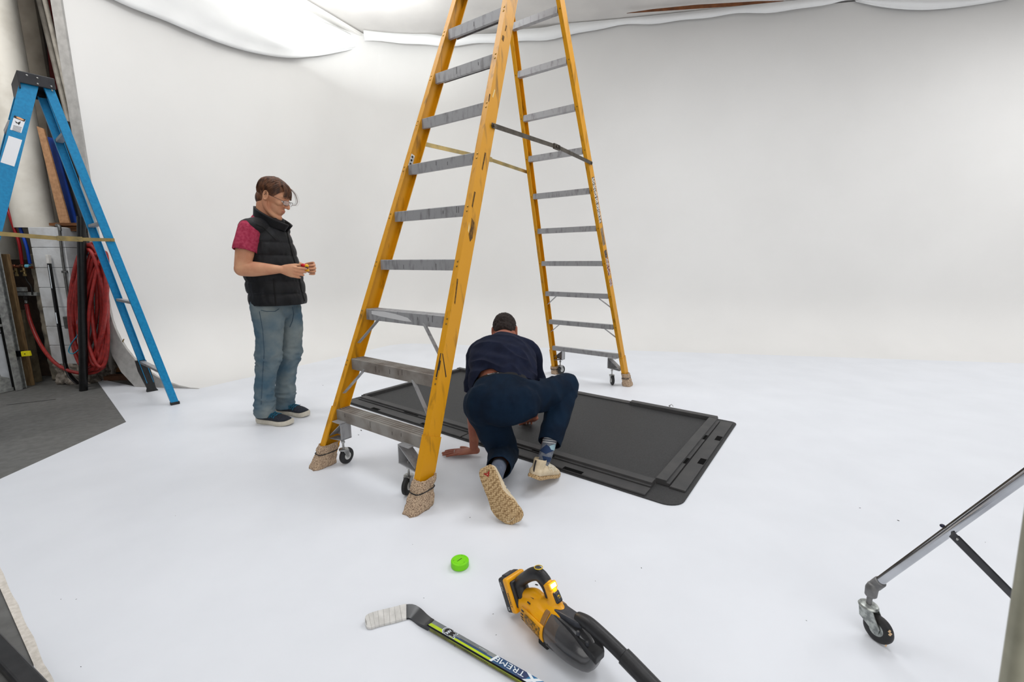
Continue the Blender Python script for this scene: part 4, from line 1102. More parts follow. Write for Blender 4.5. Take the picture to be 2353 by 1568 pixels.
# ---- conduit with clamp and box on the pier
mb = MB(); yc = pf-.018
mb.tube([aty(136, 522, yc), aty(143, 590, yc), aty(153, 660, yc), aty(166, 738, yc)], .0105, 12)
cdt = mb.build('conduit', COND, smooth=50); c0 = aty(166, 738, yc); rebase(cdt, c0); tag(cdt, 'grey conduit running down the block pier to a small box', 'conduit')
mb = MB(); c = aty(150, 625, yc); mb.box(c+Vector((-.01, .004, 0)), (.05, .012, .022)); mb.torus(c, UZ, .012, .003, 16, 6); mb.build('clamp', COND, cdt)
mb = MB(); c = aty(136, 520, yc); mb.tube([c+Vector((-.07, .05, .012)), c+Vector((-.02, .01, .012)), c, c-UZ*.04], .0135, 12); mb.build('elbow', COND, cdt, smooth=60)
mb = MB(); c = aty(163, 741, yc); mb.box(c+Vector((.0, -.005, 0)), (.085, .05, .115)); mb.build('junction_box', COND, cdt, bevel=.006)
mb = MB(); mb.tube([aty(163, 756, yc), aty(172, 790, yc), aty(183, 835, yc)], .004, 6); mb.build('wire', WIRE, cdt)
# ---- hockey stick leaning on the pier
hy = pf-.03
hs = thing('hockey_stick', aty(176, 888, hy-.12), 'dark hockey stick with white taped butt leaning on the block pier', 'stick')
p0 = aty(110, 586, hy); p1 = aty(150, 838, hy-.10); d_ = (p1-p0).normalized()
def lp(t): return p0.lerp(p1, t)
mb = MB(); mb.bar(lp(.075), p1, .021, .026, up=(0, -1, 0)); sh_ = mb.build('shaft', BLKM, hs, bevel=.004)
mb = MB(); mb.bar(p0, lp(.08), .025, .030, up=(0, -1, 0)); mb.build('butt_tape', TAPE, hs, bevel=.005)
mb = MB(); mb.bar(lp(.09)+Vector((.004, -.0145, 0)), lp(.30)+Vector((.004, -.0145, 0)), .006, .001, up=(0, -1, 0)); mb.bar(lp(.52)+Vector((.002, -.0145, 0)), lp(.62)+Vector((.002, -.0145, 0)), .009, .001, up=(0, -1, 0)); mb.build('white_print', WHTP, sh_)
mb = MB(); mb.limb([p1-d_*.02, aty(156, 855, hy-.11), aty(166, 870, hy-.12), aty(179, 882, hy-.125)], [(.012, .016), (.011, .021), (.009, .026), (.008, .022)], 16, up=(0, 1, 0))
V, N, Fc = remeshed(mb, .003, 4); V[:, 2] = np.maximum(V[:, 2], G); skin('blade', V, Fc, BLKM, hs)
# ---- red hose: loops hanging, with a tail to the outlet
hz_ = 4.035
hos = thing('air_hose', aty(212, 858, hz_), 'coil of red air hose hanging in the recess behind the black pole', 'hose')
random.seed(11)
loops = []
def loop_path(cx, cy, rx, ry, yo, tilt, seed, n=56):
    rnd = random.Random(seed); ph = rnd.random()*6; out = []
    for i in range(n):
        a = 2*PI*i/n; k = 1+.03*math.sin(2*a+ph)
        x = math.sin(a)*rx*k; y = -math.cos(a)*ry*k
        x *= .80+.20*min(1, max(0, (cy+y-560)/160)) if y < 0 else 1
        px = cx+x*math.cos(tilt)-y*math.sin(tilt); py = cy+x*math.sin(tilt)+y*math.cos(tilt)
        out.append(aty(px, py, hz_+yo*.6+.02*math.sin(a*2+ph)))
    return out
specs = [(208, 708, 43, 148, 0, .00), (211, 705, 39, 142, .03, .03), (215, 706, 35, 146, .00, -.06), (218, 704, 31, 138, -.03, .07), (206, 700, 40, 134, .05, .05), (221, 709, 27, 138, -.045, -.10), (225, 712, 23, 132, -.03, .02), (213, 700, 30, 128, .06, -.04), (229, 706, 19, 124, -.055, .12)]
for i, (cx, cy, rx, ry, yo, tl) in enumerate(specs+[(196, 690, 33, 122, .05, .06), (202, 696, 36, 130, .02, .02), (232, 716, 17, 118, -.02, -.08), (219, 722, 26, 118, -.07, .16)]):
    cx -= 4
    mb = MB(); mb.tube(loop_path(cx, cy, rx, ry, yo, tl, i), .0150, 12, closed=True)
    mb.build('hose_loop', REDH, hos, smooth=80)
def crp(pts, n=10):
    out = []
    for i in range(len(pts)-1):
        p = [Vector(pts[max(i-1, 0)]), Vector(pts[i]), Vector(pts[i+1]), Vector(pts[min(i+2, len(pts)-1)])]
        for k in range(n):
            f = k/n; out.append(.5*((2*p[1])+(p[2]-p[0])*f+(2*p[0]-5*p[1]+4*p[2]-p[3])*f*f+(3*p[1]-p[0]-3*p[2]+p[3])*f**3))
    out.append(Vector(pts[-1])); return out
mb = MB(); mb.tube(crp([aty(61, 700, 4.28), aty(70, 740, 4.22), aty(92, 790, 4.14), aty(120, 828, 4.05), aty(150, 849, 4.02), aty(185, 858, 4.03), aty(218, 856, 4.07), aty(240, 842, 4.09)]), .0155, 12)
mb.build('hose_tail', REDH, hos, smooth=80)
mb = MB(); a_ = aty(61, 697, 4.28); mb.cyl(a_, a_+Vector((-.004, .01, .05)), .012, 12); mb.cyl(a_+Vector((-.004, .01, .045)), a_+Vector((-.004, .01, .062)), .017, 6); mb.build('coupling', ZINC, hos, smooth=40)
mb = MB(); mb.tube(crp([aty(198, 566, 4.09), aty(205, 600, 4.07), aty(220, 640, 4.06), aty(212, 665, 4.06), aty(198, 690, 4.08)]), .005, 8); mb.tube(crp([aty(184, 712, 4.0), aty(178, 740, 4.0), aty(181, 765, 4.0), aty(164, 790, 4.0), aty(158, 808, 4.0), aty(168, 813, 4.0), aty(182, 803, 4.0)]), .0045, 8)
o = mb.build('cable', CABL, smooth=60); rebase(o, aty(158, 808, 4.0)); tag(o, 'light blue cable dangling round the black pole', 'cable')
# ---- red and blue water tubes with copper manifold
ym = 4.26
def ptube(name, pts, r, mat, label):
    mb = MB(); mb.tube(crp([aty(x, y, Y) for x, y, Y in pts]), r, 10); o = mb.build(name, mat, smooth=70); rebase(o, aty(*pts[-1])); return tag(o, label, 'tube')
ptube('water_tube', [(46, 473, 4.36), (30, 470, 4.28), (15, 470, 4.26), (22, 495, 4.24), (34, 530, 4.24), (44, 560, 4.24), (51, 607, ym)], .0125, REDP, 'red water tube bending down to the copper fittings')
ptube('water_tube', [(46, 483, 4.37), (34, 480, 4.30), (20, 478, 4.28), (36, 498, 4.27), (50, 535, 4.26), (62, 570, 4.25), (69, 606, ym)], .0125, BLUP, 'blue water tube bending down to the copper fittings')
mf = thing('pipe_manifold', aty(50, 614, ym), 'copper manifold with brass valves under the red and blue tubes', 'fittings')
mb = MB(); mb.tube([aty(29, 612, ym), aty(74, 615, ym)], .013, 14); mb.build('manifold_pipe', COPP, mf, smooth=40)
for px in (37, 55):
    mb = MB(); c = aty(px, 619, ym-.01); mb.cyl(c+UZ*.012, c-UZ*.055, .011, 12); mb.cyl(c-UZ*.018+Vector((0, -.03, 0)), c-UZ*.018+Vector((0, .01, 0)), .009, 10); mb.cyl(c-UZ*.045, c-UZ*.065, .015, 6)
    v_ = mb.build('valve', BRASS, mf, smooth=40)
for px in (33, 51, 64):
    mb = MB(); c = aty(px, 612, ym); mb.lathe(c-Vector((.018, 0, 0)), (1, 0, 0), [(0, .015), (.003, .018), (.033, .018), (.036, .015)], 14); mb.build('fitting', COPP if px < 60 else M('blue_fitting', (110, 190, 220), rough=.5), mf, smooth=40)
mb = MB(); mb.tube(crp([aty(56, 628, ym), aty(62, 645, ym), aty(72, 660, ym), aty(74, 678, ym)]), .006, 8); o = mb.build('cable', WIRE, smooth=60); rebase(o, aty(74, 678, ym)); tag(o, 'black cable curling below the copper fittings', 'cable')
mb = MB(); q = [aty(34, 672, 4.27), aty(84, 672, 4.27), aty(84, 680, 4.27), aty(34, 680, 4.27)]; mb.prism(q, (0, 1, 0), .06); mb.box(aty(50, 665, 4.25), (.07, .04, .04))
o = mb.build('pipe_bracket', GALV2, bevel=.002); rebase(o, q[2]); tag(o, 'small metal bracket carrying the hose outlet', 'bracket')
mb = MB(); mb.cyl(aty(60, 690, 4.26), aty(60, 682, 4.26), .016, 12); o = mb.build('outlet_pipe', M('black_iron_pipe', (44, 40, 38), rough=.5, metal=.4), smooth=40); rebase(o, aty(60, 690, 4.26)); tag(o, 'short dark iron pipe feeding the red hose', 'pipe')
# ---- timber stud beside the door track
yt = 4.12
q = [aty(61, 889, yt), aty(74, 889, yt)]; q[0].z = q[1].z = G; q += [q[1]+UZ*1.25, q[0]+UZ*1.25]
mb = MB(); mb.prism(q, (0, 1, 0), .03); o = mb.build('timber_stud', WOODT, bevel=.003); rebase(o, q[0]); tag(o, 'upright pale timber stud beside the metal door track', 'stud')
mb = MB(); q = [aty(72, 880, 4.24), aty(84, 880, 4.24)]; q[0].z = q[1].z = G; q += [q[1]+UZ*.72, q[0]+UZ*.72]
mb.prism(q, (0, 1, 0), .06); o = mb.build('timber_stud', M('rough_weathered_wood', (132, 120, 96), (96, 86, 66), scale=12, rough=.9), bevel=.003); rebase(o, q[0]); tag(o, 'rougher weathered stud standing behind the pale one', 'stud')
mb = MB(); c = aty(60, 813, 4.02); mb.box(c, (.082, .02, .048), Matrix.Rotation(-.08, 3, 'Y')); yt_ = mb.build('lock_tag', YELW, bevel=.003); rebase(yt_, c)
tag(yt_, 'small bright yellow tag fixed to the timber stud', 'tag')
mb = MB(); mb.cyl(c+Vector((0, -.0105, 0)), c+Vector((0, -.013, 0)), .005, 10); mb.build('tag_screw', BLKM, yt_)
mb = MB(); mb.box(c+Vector((-.07, .004, 0)), (.07, .03, .055)); mb.build('tag_clip', BLKM, yt_, bevel=.003)
# ---- metal sectional door with track, rollers and hinges (seen at a shallow angle)
dd = thing('door_track', at(52, 893, G), 'white sectional metal door edge with galvanised track, hinges and roller, far left', 'door')
dA = Vector((-4.628, 3.985, 0)); dDir = Vector((-.16, -.987, 0)).normalized(); dN = Vector((.987, -.16, 0)).normalized()
def DP(s, z, o_=0): return dA+dDir*s+UZ*z+dN*o_
def dbox(mb, s0_, s1_, z0_, z1_, o0, o1): 
    mb.prism([DP(s0_, z0_, o0), DP(s1_, z0_, o0), DP(s1_, z1_, o0), DP(s0_, z1_, o0)], dN, o1-o0)
for k in range(5):
    mb = MB(); dbox(mb, .035, 2.2, .012+.53*k, .012+.53*k+.522, -.05, 0); mb.build('door_panel', DOORW, dd, bevel=.004)
def zpx(py, s_=.05):
    return aty(20, py, 3.92).z
mb = MB(); dbox(mb, -.005, .012, 0, 1.62, -.04, .05); dbox(mb, -.005, .045, 0, 1.62, .045, .052); mb.build('track', GALV2, dd)
mb = MB(); dbox(mb, -.052, -.020, 0, 1.75, -.045, -.0); dbox(mb, -.052, -.045, 0, 1.75, -.045, .03); mb.build('track_angle', GALV2, dd)
mb = MB(); dbox(mb, .012, .05, 0, 1.62, -.045, -.01); mb.build('door_seal', RUBB, dd)
zb_ = zpx(868)
mb = MB(); pts = [(.045, .02), (.13, .02), (.15, .09), (.15, .20), (.12, .225), (.10, .15), (.045, .12)]
mb.prism([DP(s_, z_, .001) for s_, z_ in pts], dN, .004)
for s_, z_ in ((.07, .05), (.11, .12), (.125, .19), (.065, .09)): mb.cyl(DP(s_, z_, .004), DP(s_, z_, .009), .007, 8)
mb.build('bottom_bracket', GALV2, dd)
zh = zpx(712)
mb = MB(); mb.prism([DP(s_, zh+z_, .001) for s_, z_ in ((.06, -.02), (.16, -.02), (.19, .05), (.15, .12), (.09, .10))], dN, .005); mb.prism([DP(s_, zh+z_, .001) for s_, z_ in ((.05, -.06), (.18, -.06), (.18, -.10), (.05, -.10))], dN, .006)
mb.cyl(DP(.20, zh-.035, .02), DP(.01, zh-.035, .02), .006, 10); mb.cyl(DP(.19, zh-.07, .02), DP(.0, zh-.07, .02), .006, 10)
for s_, z_ in ((.10, .02), (.13, .07), (.12, -.08)): mb.cyl(DP(s_, zh+z_, .004), DP(s_, zh+z_, .010), .007, 8)
mb.build('hinge', GALV2, dd)
mb = MB(); dbox(mb, -.01, .5, zh-.155, zh-.135, .0, .035); mb.build('door_strut', GALV2, dd)
mb = MB(); dbox(mb, .035, 2.2, 0, .03, -.05, .012); mb.build('bottom_rail', GALV2, dd)
# ---- blocks under the stage edge
def block(px, py, size, mat, label, yaw_=.1, name='timber_block', z=None):
    p = at(px, py, G); mb = MB(); mb.box((0, 0, size[2]/2), size, Matrix.Rotation(yaw_, 3, 'Z')); mb.xf(Matrix.Translation(p+(UZ*z if z else Vector((0, 0, 0)))))
    o = mb.build(name, mat, bevel=.004); rebase(o, p+(UZ*z if z else Vector((0, 0, 0)))); return tag(o, label, 'timber')
BLKW = M('orange_brown_timber', (150, 104, 56), (110, 72, 36), scale=10, rough=.8, stretch=(1, 5, 5))
block(284, 872, (.30, .10, .045), M('dark_damp_timber', (92, 60, 40), (70, 46, 32), scale=10, rough=.9), 'dark flat timber under the orange block, behind the stage edge')
block(276, 862, (.20, .12, .06), BLKW, 'orange-brown timber block lying behind the stage edge', .25, z=.045)
mb = MB(); q = [at(258, 868, G), at(250, 868, G), aty(246, 760, 4.3), aty(253, 760, 4.3)]; mb.prism(q, (0, 1, 0), .02); o = mb.build('timber_lath', M('pale_lath', (178, 174, 168), rough=.8)); rebase(o, q[0]); tag(o, 'thin pale lath standing between the hose and the stage edge', 'timber')
mb = MB(); q = at(226, 866, G); mb.box((q.x, q.y+.03, .05), (.08, .08, .10)); V, N, Fc = remeshed(mb, .008, 2); V = V+N*(fbm(V, 30, 5)*.012)[:, None]; V[:, 2] = np.maximum(V[:, 2], G)
o = skin('rubble_lump', V, Fc, CRUMB); rebase(o, q); tag(o, 'crumbly masonry lump on the floor below the red hose', 'rubble')
# ---- long dark bar on the grey floor at the lower left
a = at(-60, 1425, .03); b = at(95, 1590, .03)
d_ = (b-a).normalized()
mb = MB(); mb.bar(a-d_*.4+UZ*.0, b+d_*.4, .045, .034); o = mb.build('dolly_track_bar', BLKM, bevel=.008); 
DKB = M('dark_bar_metal', (50, 50, 52), (40, 40, 42), scale=20, rough=.4, metal=.3); o.data.materials[0] = DKB; o.modifiers['bevel'].segments = 3
off_ = Vector((0, 0, .017-.03+G)); me_ = o.data; me_.transform(Matrix.Translation(off_)); rebase(o, Vector((a.x, a.y, G))); tag(o, 'dark metal bar lying on the grey floor in the lower left corner', 'bar')
# scratch on the grey floor
mb = MB(); a = at(15, 931, G+.0005); b = at(128, 918, G+.0005); mb.bar(a, b, .012, .0008); o = mb.build('floor_cable', WIRE); rebase(o, a); tag(o, 'thin dark strip lying on the grey floor at far left', 'strip')
# crumbs and flecks on the white floor, each a tiny chip
CHIPM = M('dark_fleck', (46, 44, 42), rough=.9)
spots = [(403, 1186, 2), (1853, 1427, 2), (2064, 1197, 4), (1976, 1168, 3), (830, 990, 5), (824, 1000, 3), (742, 886, 2), (175, 1378, 2), (186, 1533, 2), (140, 1378, 2), (974, 1375, 2), (1133, 1412, 2), (1045, 1486, 2), (1140, 1460, 2), (1474, 1306, 3), (1368, 1336, 2), (2264, 1247, 2), (1080, 1190, 3), (690, 930, 2), (1233, 1345, 6), (948, 1252, 2)]
FL_ = ["lone speck on the floor left of the ladder feet, below the standing person", "speck of dirt near the floor's bottom edge, right of the hand vacuum nozzle", 'larger dark speck above and right of the caster wheel tube', 'pale-floor speck just left of the largest speck by the trolley tube', 'dark streak of dirt under the lowest ladder step, nearer the black mat', 'smaller dark fleck under the lowest ladder step beside the streak', "fleck on the floor between the standing person's shoe and the ladder", 'fleck by the lower left floor edge, above the dark bar', 'lowest fleck by the left floor edge, close to the dark bar', 'fleck nearest the left picture edge, above the cream border', 'fleck midway between hockey stick blade and green puck', 'fleck beside the vacuum battery, on its left', 'fleck below the hockey stick shaft near its shield emblem', 'fleck between the hockey stick shaft and the vacuum body', 'speck far right of the green puck, beyond the vacuum handle', 'speck above and right of the vacuum lamp', "speck right of the trolley tube's black knob", 'fleck on the floor by the beige sole', "fleck on the floor right of the standing person's shoes", "dark sliver on the floor seen through the vacuum's handle", "fleck on the floor left of the green puck's top"]
rnd = random.Random(5)
for i, (px, py, s_) in enumerate(spots):
    p = at(px, py, 0); k = .0011*s_*max(1, p.y*.6); mb = MB(); mb.ell((0, 0, k*.25), (k, k*.35, k*.25), None, 8, 5); mb.xf(Matrix.Translation(p)@Matrix.Rotation(rnd.random()*3, 4, 'Z'))
    o = mb.build('dirt_fleck', CHIPM); rebase(o, p); tag(o, FL_[i], 'dirt', 'dirt flecks on the floor')
# ================================================================== people
def skinmat(name, a, b, sc=14): 
    m = M(name, a, b, scale=sc, rough=.55, bump=.04, bscale=160, spec=.35)
    m.node_tree.nodes['Principled BSDF'].inputs['Subsurface Weight'].default_value = .08
    m.node_tree.nodes['Principled BSDF'].inputs['Subsurface Radius'].default_value = (.012, .005, .003)
    return m
SKIN1 = skinmat('fair_skin', (208, 156, 122), (194, 136, 106)); SKIN2 = skinmat('ruddy_skin', (164, 106, 84), (146, 86, 70))
def cloth(name, a, b, sc=10, bump=.15, bs=420, rough=.9, **k): return M(name, a, b, scale=sc, rough=rough, bump=bump, bscale=bs, spec=.2, **k)
DENIM = cloth('washed_denim', (72, 96, 112), (140, 146, 142), sc=4.0, lo=.38, hi=.76, detail=6)
VEST = M('black_quilted_nylon', (14, 15, 18), (22, 23, 27), scale=18, rough=.55, spec=.3, bump=.1, bscale=240)
MAROONT = cloth('heather_maroon_cotton', (150, 44, 70), (172, 66, 90), sc=60)
NAVYT = cloth('navy_cotton', (18, 23, 42), (25, 31, 52), sc=20)
NAVYP = cloth('navy_trousers', (6, 21, 38), (11, 32, 52), sc=8)
BEIGE = M('beige_knit_upper', (214, 198, 170), (200, 182, 152), scale=50, rough=.85, bump=.15, bscale=300)
SHOEK = M('dark_knit_upper', (24, 28, 36), (38, 44, 56), scale=120, rough=.85, bump=.2, bscale=300)
TEALL = M('teal_lacing', (14, 96, 124), rough=.7)
CREAMS = M('cream_midsole', (206, 200, 186), (190, 184, 170), scale=30, rough=.7)
HAIR1 = M('brown_hair', (112, 72, 48), (58, 36, 24), scale=60, rough=.5, stretch=(1, 1, .3), spec=.4)
HAIR2 = M('dark_brown_hair', (44, 30, 26), (20, 13, 11), scale=120, rough=.8, bump=.5, bscale=250)
METALF = M('thin_metal_frame', (60, 50, 52), rough=.3, metal=.8)
GLASS = M('spectacle_lens', (235, 240, 242), rough=.02, alpha=.18, spec=.8)

def hand(mb, wrist, d, back, thumb, curls, spread=(.05, .01, -.03, -.08), sc=1.0, thumb_dir=None, thumb_bend=.5):
    """palm + four fingers + thumb. d: towards the fingers, back: out of the back of the hand, thumb: towards the thumb side"""
    d = Vector(d).normalized(); th = Vector(thumb); th = (th-d*th.dot(d)).normalized(); bk = d.cross(th)
    if bk.dot(Vector(back)) < 0: bk = -bk
    w = Vector(wrist)
    def P(a, b, c): return w+(d*a+th*b+bk*c)*sc
    mb.limb([P(-.03, 0, 0), P(.0, 0, 0), P(.035, .002, 0), P(.070, .001, 0), P(.088, 0, -.001)], [(.026*sc, .019*sc), (.027*sc, .018*sc), (.037*sc, .0155*sc), (.042*sc, .0135*sc), (.040*sc, .011*sc)], 20, up=bk)
    base = [(.088, .031), (.093, .0105), (.090, -.0105), (.082, -.030)]
    ln = [(.040, .024, .019), (.044, .028, .020), (.041, .026, .020), (.032, .020, .018)]
    rr = [.0092, .0095, .0090, .0080]
    tips = []
    for i in range(4):
        p = P(base[i][0]-.012, base[i][1], .001); dd = (d+th*spread[i]).normalized()
        pts = [p, P(base[i][0], base[i][1], .001)]; r = [rr[i]*sc*1.05, rr[i]*sc*1.1]; ang = 0
        cur = pts[-1]; c = curls[i]
        for k in range(3):
            ang += c[k]; dir_ = dd*math.cos(ang)-bk*math.sin(ang); cur = cur+dir_*ln[i][k]*sc; pts.append(cur); r.append(rr[i]*sc*(1.0, .90, .74)[k])
        mb.limb(pts, r, 12, 5, up=th); tips.append(cur)
    td = Vector(thumb_dir) if thumb_dir is not None else (d*.75+th*.65-bk*.25)
    td.normalize(); tb = P(.018, .022, -.003); t1 = tb+td*.038*sc
    td2 = (td+(-bk)*.25*thumb_bend+d*.35).normalized(); t2 = t1+td2*.030*sc; t3 = t2+(td2+d*.3*thumb_bend-bk*.2*thumb_bend).normalized()*.024*sc
    mb.limb([P(.006, .010, -.002), tb, t1, t2, t3], [.015*sc, .0145*sc, .0115*sc, .0105*sc, .0085*sc], 14, 5, up=bk)
    return tips+[t3]
def Rot(fwd, up=(0, 0, 1)):
    x = Vector(fwd).normalized(); z = Vector(up); z = (z-x*z.dot(x)).normalized(); y = z.cross(x)
    return Matrix((x, y, z)).transposed()
def head(mb, c, R, neck_to):
    c = Vector(c)
    def P(x, y, z): return c+R@Vector((x, y, z))
    mb.ell(P(-.012, 0, .030), (.098, .077, .088), R, 28, 18)          # skull
    mb.ell(P(.030, 0, .010), (.066, .066, .082), R, 24, 16)           # forehead and cheeks
    mb.ell(P(.030, 0, -.052), (.058, .056, .068), R, 24, 16)          # lower face
    mb.limb([P(-.020, .058, -.032), P(.000, .057, -.075), P(.042, .038, -.108), P(.077, .012, -.119), P(.077, -.012, -.119), P(.042, -.038, -.108), P(.000, -.057, -.075), P(-.020, -.058, -.032)], [.018, .017, .016, .0165, .0165, .016, .017, .018], 12, 4)
    mb.ell(P(.083, 0, -.114), (.015, .019, .015), R)                   # chin
    mb.limb([P(.088, 0, .022), P(.098, 0, .002), P(.109, 0, -.016), P(.114, 0, -.028)], [.0085, .0088, .0105, .0125], 12, 5)   # nose
    mb.ell(P(.100, .012, -.032), (.012, .0085, .0085), R); mb.ell(P(.100, -.012, -.032), (.012, .0085, .0085), R)
    for s in (-1, 1):
        mb.limb([P(.089, s*.006, .030), P(.087, s*.024, .034), P(.074, s*.044, .030)], [.0085, .0095, .008], 10, 4)      # brow
        mb.ell(P(.060, s*.040, -.018), (.026, .022, .020), R)           # cheekbone
        mb.ell(P(.074, s*.030, .008), (.014, .017, .011), R)            # lid
    mb.limb([P(.088, .020, -.0610), P(.0935, .008, -.0590), P(.0935, -.008, -.0590), P(.088, -.020, -.0610)], [.0045, .0062, .0062, .0045], 10, 4)
    mb.limb([P(.086, .018, -.0705), P(.0925, .007, -.0730), P(.0925, -.007, -.0730), P(.086, -.018, -.0705)], [.0045, .0068, .0068, .0045], 10, 4)
    mb.ell(P(.071, 0, -.070), (.022, .034, .036), R)
    mb.limb([P(-.035, 0, -.02), P(-.040, 0, -.07), Vector(neck_to)], [(.058, .062), (.055, .060), (.062, .072)], 24, 6, up=R@Vector((0, 1, 0)))
    for s in (-1, 1):                                                    # ears
        mb.tube([P(-.012+.016*math.cos(a)-.004*math.sin(a), s*(.077+.007*math.cos(a+2.2)*.0+.006), -.004+.029*math.sin(a)) for a in [2*PI*k/18 for k in range(18)]], .0055, 8, closed=True)
        mb.ell(P(-.010, s*.076, -.004), (.014, .006, .025), R)
        mb.ell(P(-.003, s*.078, -.030), (.008, .005, .009), R)
def wrinkle(V, N, amp, scale, seed, st=(1, 1, 1), ridge=True):
    f = fbm(V, scale, seed, 2, st)
    if ridge: f = 1-2*np.abs(f)*1.6
    return V+N*(f*amp)[:, None]
def shade_mask(V, Fc, fn):
    return [int(fn(V[list(f)].mean(0))) for f in Fc]

# ------------------------------------------------------------------ standing person
B = MB()
hc = Vector((-1.640, 3.165, 1.610)); hf = Vector((.905, -.03, -.42)); RH = Rot(hf, (.42, 0, .9))
nb = Vector((-1.715, 3.180, 1.475))
head(B, hc, RH, nb)
sR, sL = Vector((-1.748, 3.010, 1.375)), Vector((-1.725, 3.350, 1.375))
eR, wR = Vector((-1.782, 2.945, 1.125)), Vector((-1.545, 2.985, 1.120))
eL, wL = Vector((-1.690, 3.390, 1.140)), Vector((-1.492, 3.215, 1.130))
B.limb([(-1.745, 3.18, .93), (-1.735, 3.18, 1.08), (-1.745, 3.18, 1.25), (-1.748, 3.18, 1.38), (-1.722, 3.18, 1.45)], [(.155, .115), (.150, .120), (.165, .115), (.160, .100), (.08, .07)], 28, 6, up=(1, 0, 0))
def arm(mb, s, e, w, k=1.0, up=(0, 0, 1)):
    m1 = s.lerp(e, .45); m2 = e.lerp(w, .3)
    mb.limb([s, m1, e.lerp(s, .06)], [.057*k, .056*k, .045*k], 18, 6, up=up)
    mb.limb([e, m2, e.lerp(w, .7), w], [(.044*k, .046*k), (.044*k, .047*k), (.033*k, .035*k), (.026*k, .023*k)], 18, 6, up=up)
arm(B, sR, eR, wR, 1.06); arm(B, sL, eL, wL, 1.04)
B.limb([sL, (-1.74, 3.18, 1.42), sR], [.055, .06, .055], 16)
HL = [((-1.740, 3.265, .90), (-1.690, 3.275, .50), (-1.775, 3.285, .10)), ((-1.740, 3.095, .90), (-1.745, 3.090, .50), (-1.815, 3.095, .10))]
for h_, k_, a_ in HL: B.limb([h_, k_, a_], [.085, .055, .040], 16)
# near (right) hand: back of the hand to the camera, thumb on top; far (left) hand curls round the toy
tR = hand(B, wR, (.965, .14, -.20), (.0, -1, .15), (.15, .05, 1), [(.30, .55, .35), (.45, .75, .45), (.50, .80, .5), (.45, .8, .5)], sc=.98, thumb_dir=(.90, .22, .22), thumb_bend=.8)
tL = hand(B, wL, (.93, -.42, -.10), (.55, .80, .2), (.0, -.1, 1), [(.55, .95, .7), (.6, 1.0, .7), (.6, 1.0, .75), (.55, .9, .7)], sc=.98, thumb_dir=(.90, -.45, .25))
V, N, Fc = remeshed(B, .0034, 7)
man = skin('person', V, Fc, SKIN1); mo = Vector((-1.80, 3.19, 0)); rebase(man, mo)
tag(man, 'standing person in glasses, black vest and jeans, looking down at a small toy', 'person')
MP = man
# jeans
J = MB()
J.limb([(-1.700, 3.18, 1.03), (-1.700, 3.18, .93), (-1.705, 3.18, .86)], [(.170, .130), (.172, .132), (.160, .122)], 30, 6, up=(1, 0, 0))
J.limb([(-1.725, 3.100, .90), (-1.715, 3.085, .74), (-1.740, 3.082, .52), (-1.790, 3.088, .30), (-1.815, 3.095, .11), (-1.818, 3.095, .03)], [(.100, .112), (.088, .098), (.070, .078), (.058, .066), (.056, .063), (.060, .066)], 26, 8, up=(1, 0, 0))
J.limb([(-1.700, 3.262, .90), (-1.672, 3.270, .74), (-1.685, 3.275, .52), (-1.735, 3.285, .30), (-1.768, 3.290, .11), (-1.770, 3.290, .04)], [(.098, .112), (.088, .100), (.070, .078), (.060, .070), (.058, .066), (.062, .068)], 26, 8, up=(1, 0, 0))
V, N, Fc = remeshed(J, .0065, 6)
z = V[:, 2]
amp = .003+.013*np.exp(-((z-.50)/.06)**2)+.012*np.exp(-((z-.13)/.09)**2)+.004*np.exp(-((z-.80)/.07)**2)
f = fbm(V, 4.2, 4, 2, (1, 1, 1.7)); V = V+N*((1-2.4*np.abs(f))*amp*.9)[:, None]
f2 = fbm(V, 9, 41, 2, (1, 1, 2.0)); V = V+N*((1-2.6*np.abs(f2))*(.008*np.exp(-((z-.47)/.06)**2)+.0055*np.exp(-((z-.14)/.08)**2)+.003))[:, None]
rg = np.sin((z-.03)*2*PI/.036+3*np.sin(np.arctan2(V[:, 1]-3.19, V[:, 0]+1.8)*1.5))*np.clip((.17-z)/.12, 0, 1); V = V+N*(rg*.0045*(.5+fbm(V, 9, 77, 2)))[:, None]
V, Fc = keep_faces(V, Fc, V[:, 2] > .052); V = smooth_edge(V, Fc)
jn = skin('jeans', V, Fc, DENIM, MP); m = jn.modifiers.new('s', 'SOLIDIFY'); m.thickness = .003; m.offset = -1
bv = BVHTree.FromPolygons([Vector(v) for v in V], Fc)
def on_surf(bv, o_, d_, off=.001):
    h_ = bv.ray_cast(Vector(o_), Vector(d_).normalized()); return (h_[0]+h_[1]*off) if h_[0] is not None else None
SEAM = M('denim_seam', (56, 76, 92), rough=.9)
camp = Vector((0, 0, CAM_H))
def seam(bv, pts, r, name, mat, parent, off=.0005, n=8):
    out = []
    P2 = []
    for i in range(len(pts)-1):
        for k in range(n): P2.append([pts[i][q]+(pts[i+1][q]-pts[i][q])*k/n for q in (0, 1)])
    P2.append(pts[-1])
    for px, py in P2:
        q = on_surf(bv, camp, ray(px, py), off)
        if q is not None: out.append(q)
    if len(out) > 2:
        mb = MB(); mb.tube(out, r, 6); return mb.build(name, mat, parent, smooth=70)
seam(bv, [(596, 716), (604, 760), (607, 810), (603, 870), (600, 930)], .0022, 'side_seam', SEAM, jn)
seam(bv, [(600, 713), (612, 716), (632, 716), (641, 710)], .0022, 'pocket_seam', SEAM, jn)
seam(bv, [(672, 706), (675, 722), (672, 738), (666, 752)], .0025, 'fly_seam', SEAM, jn)
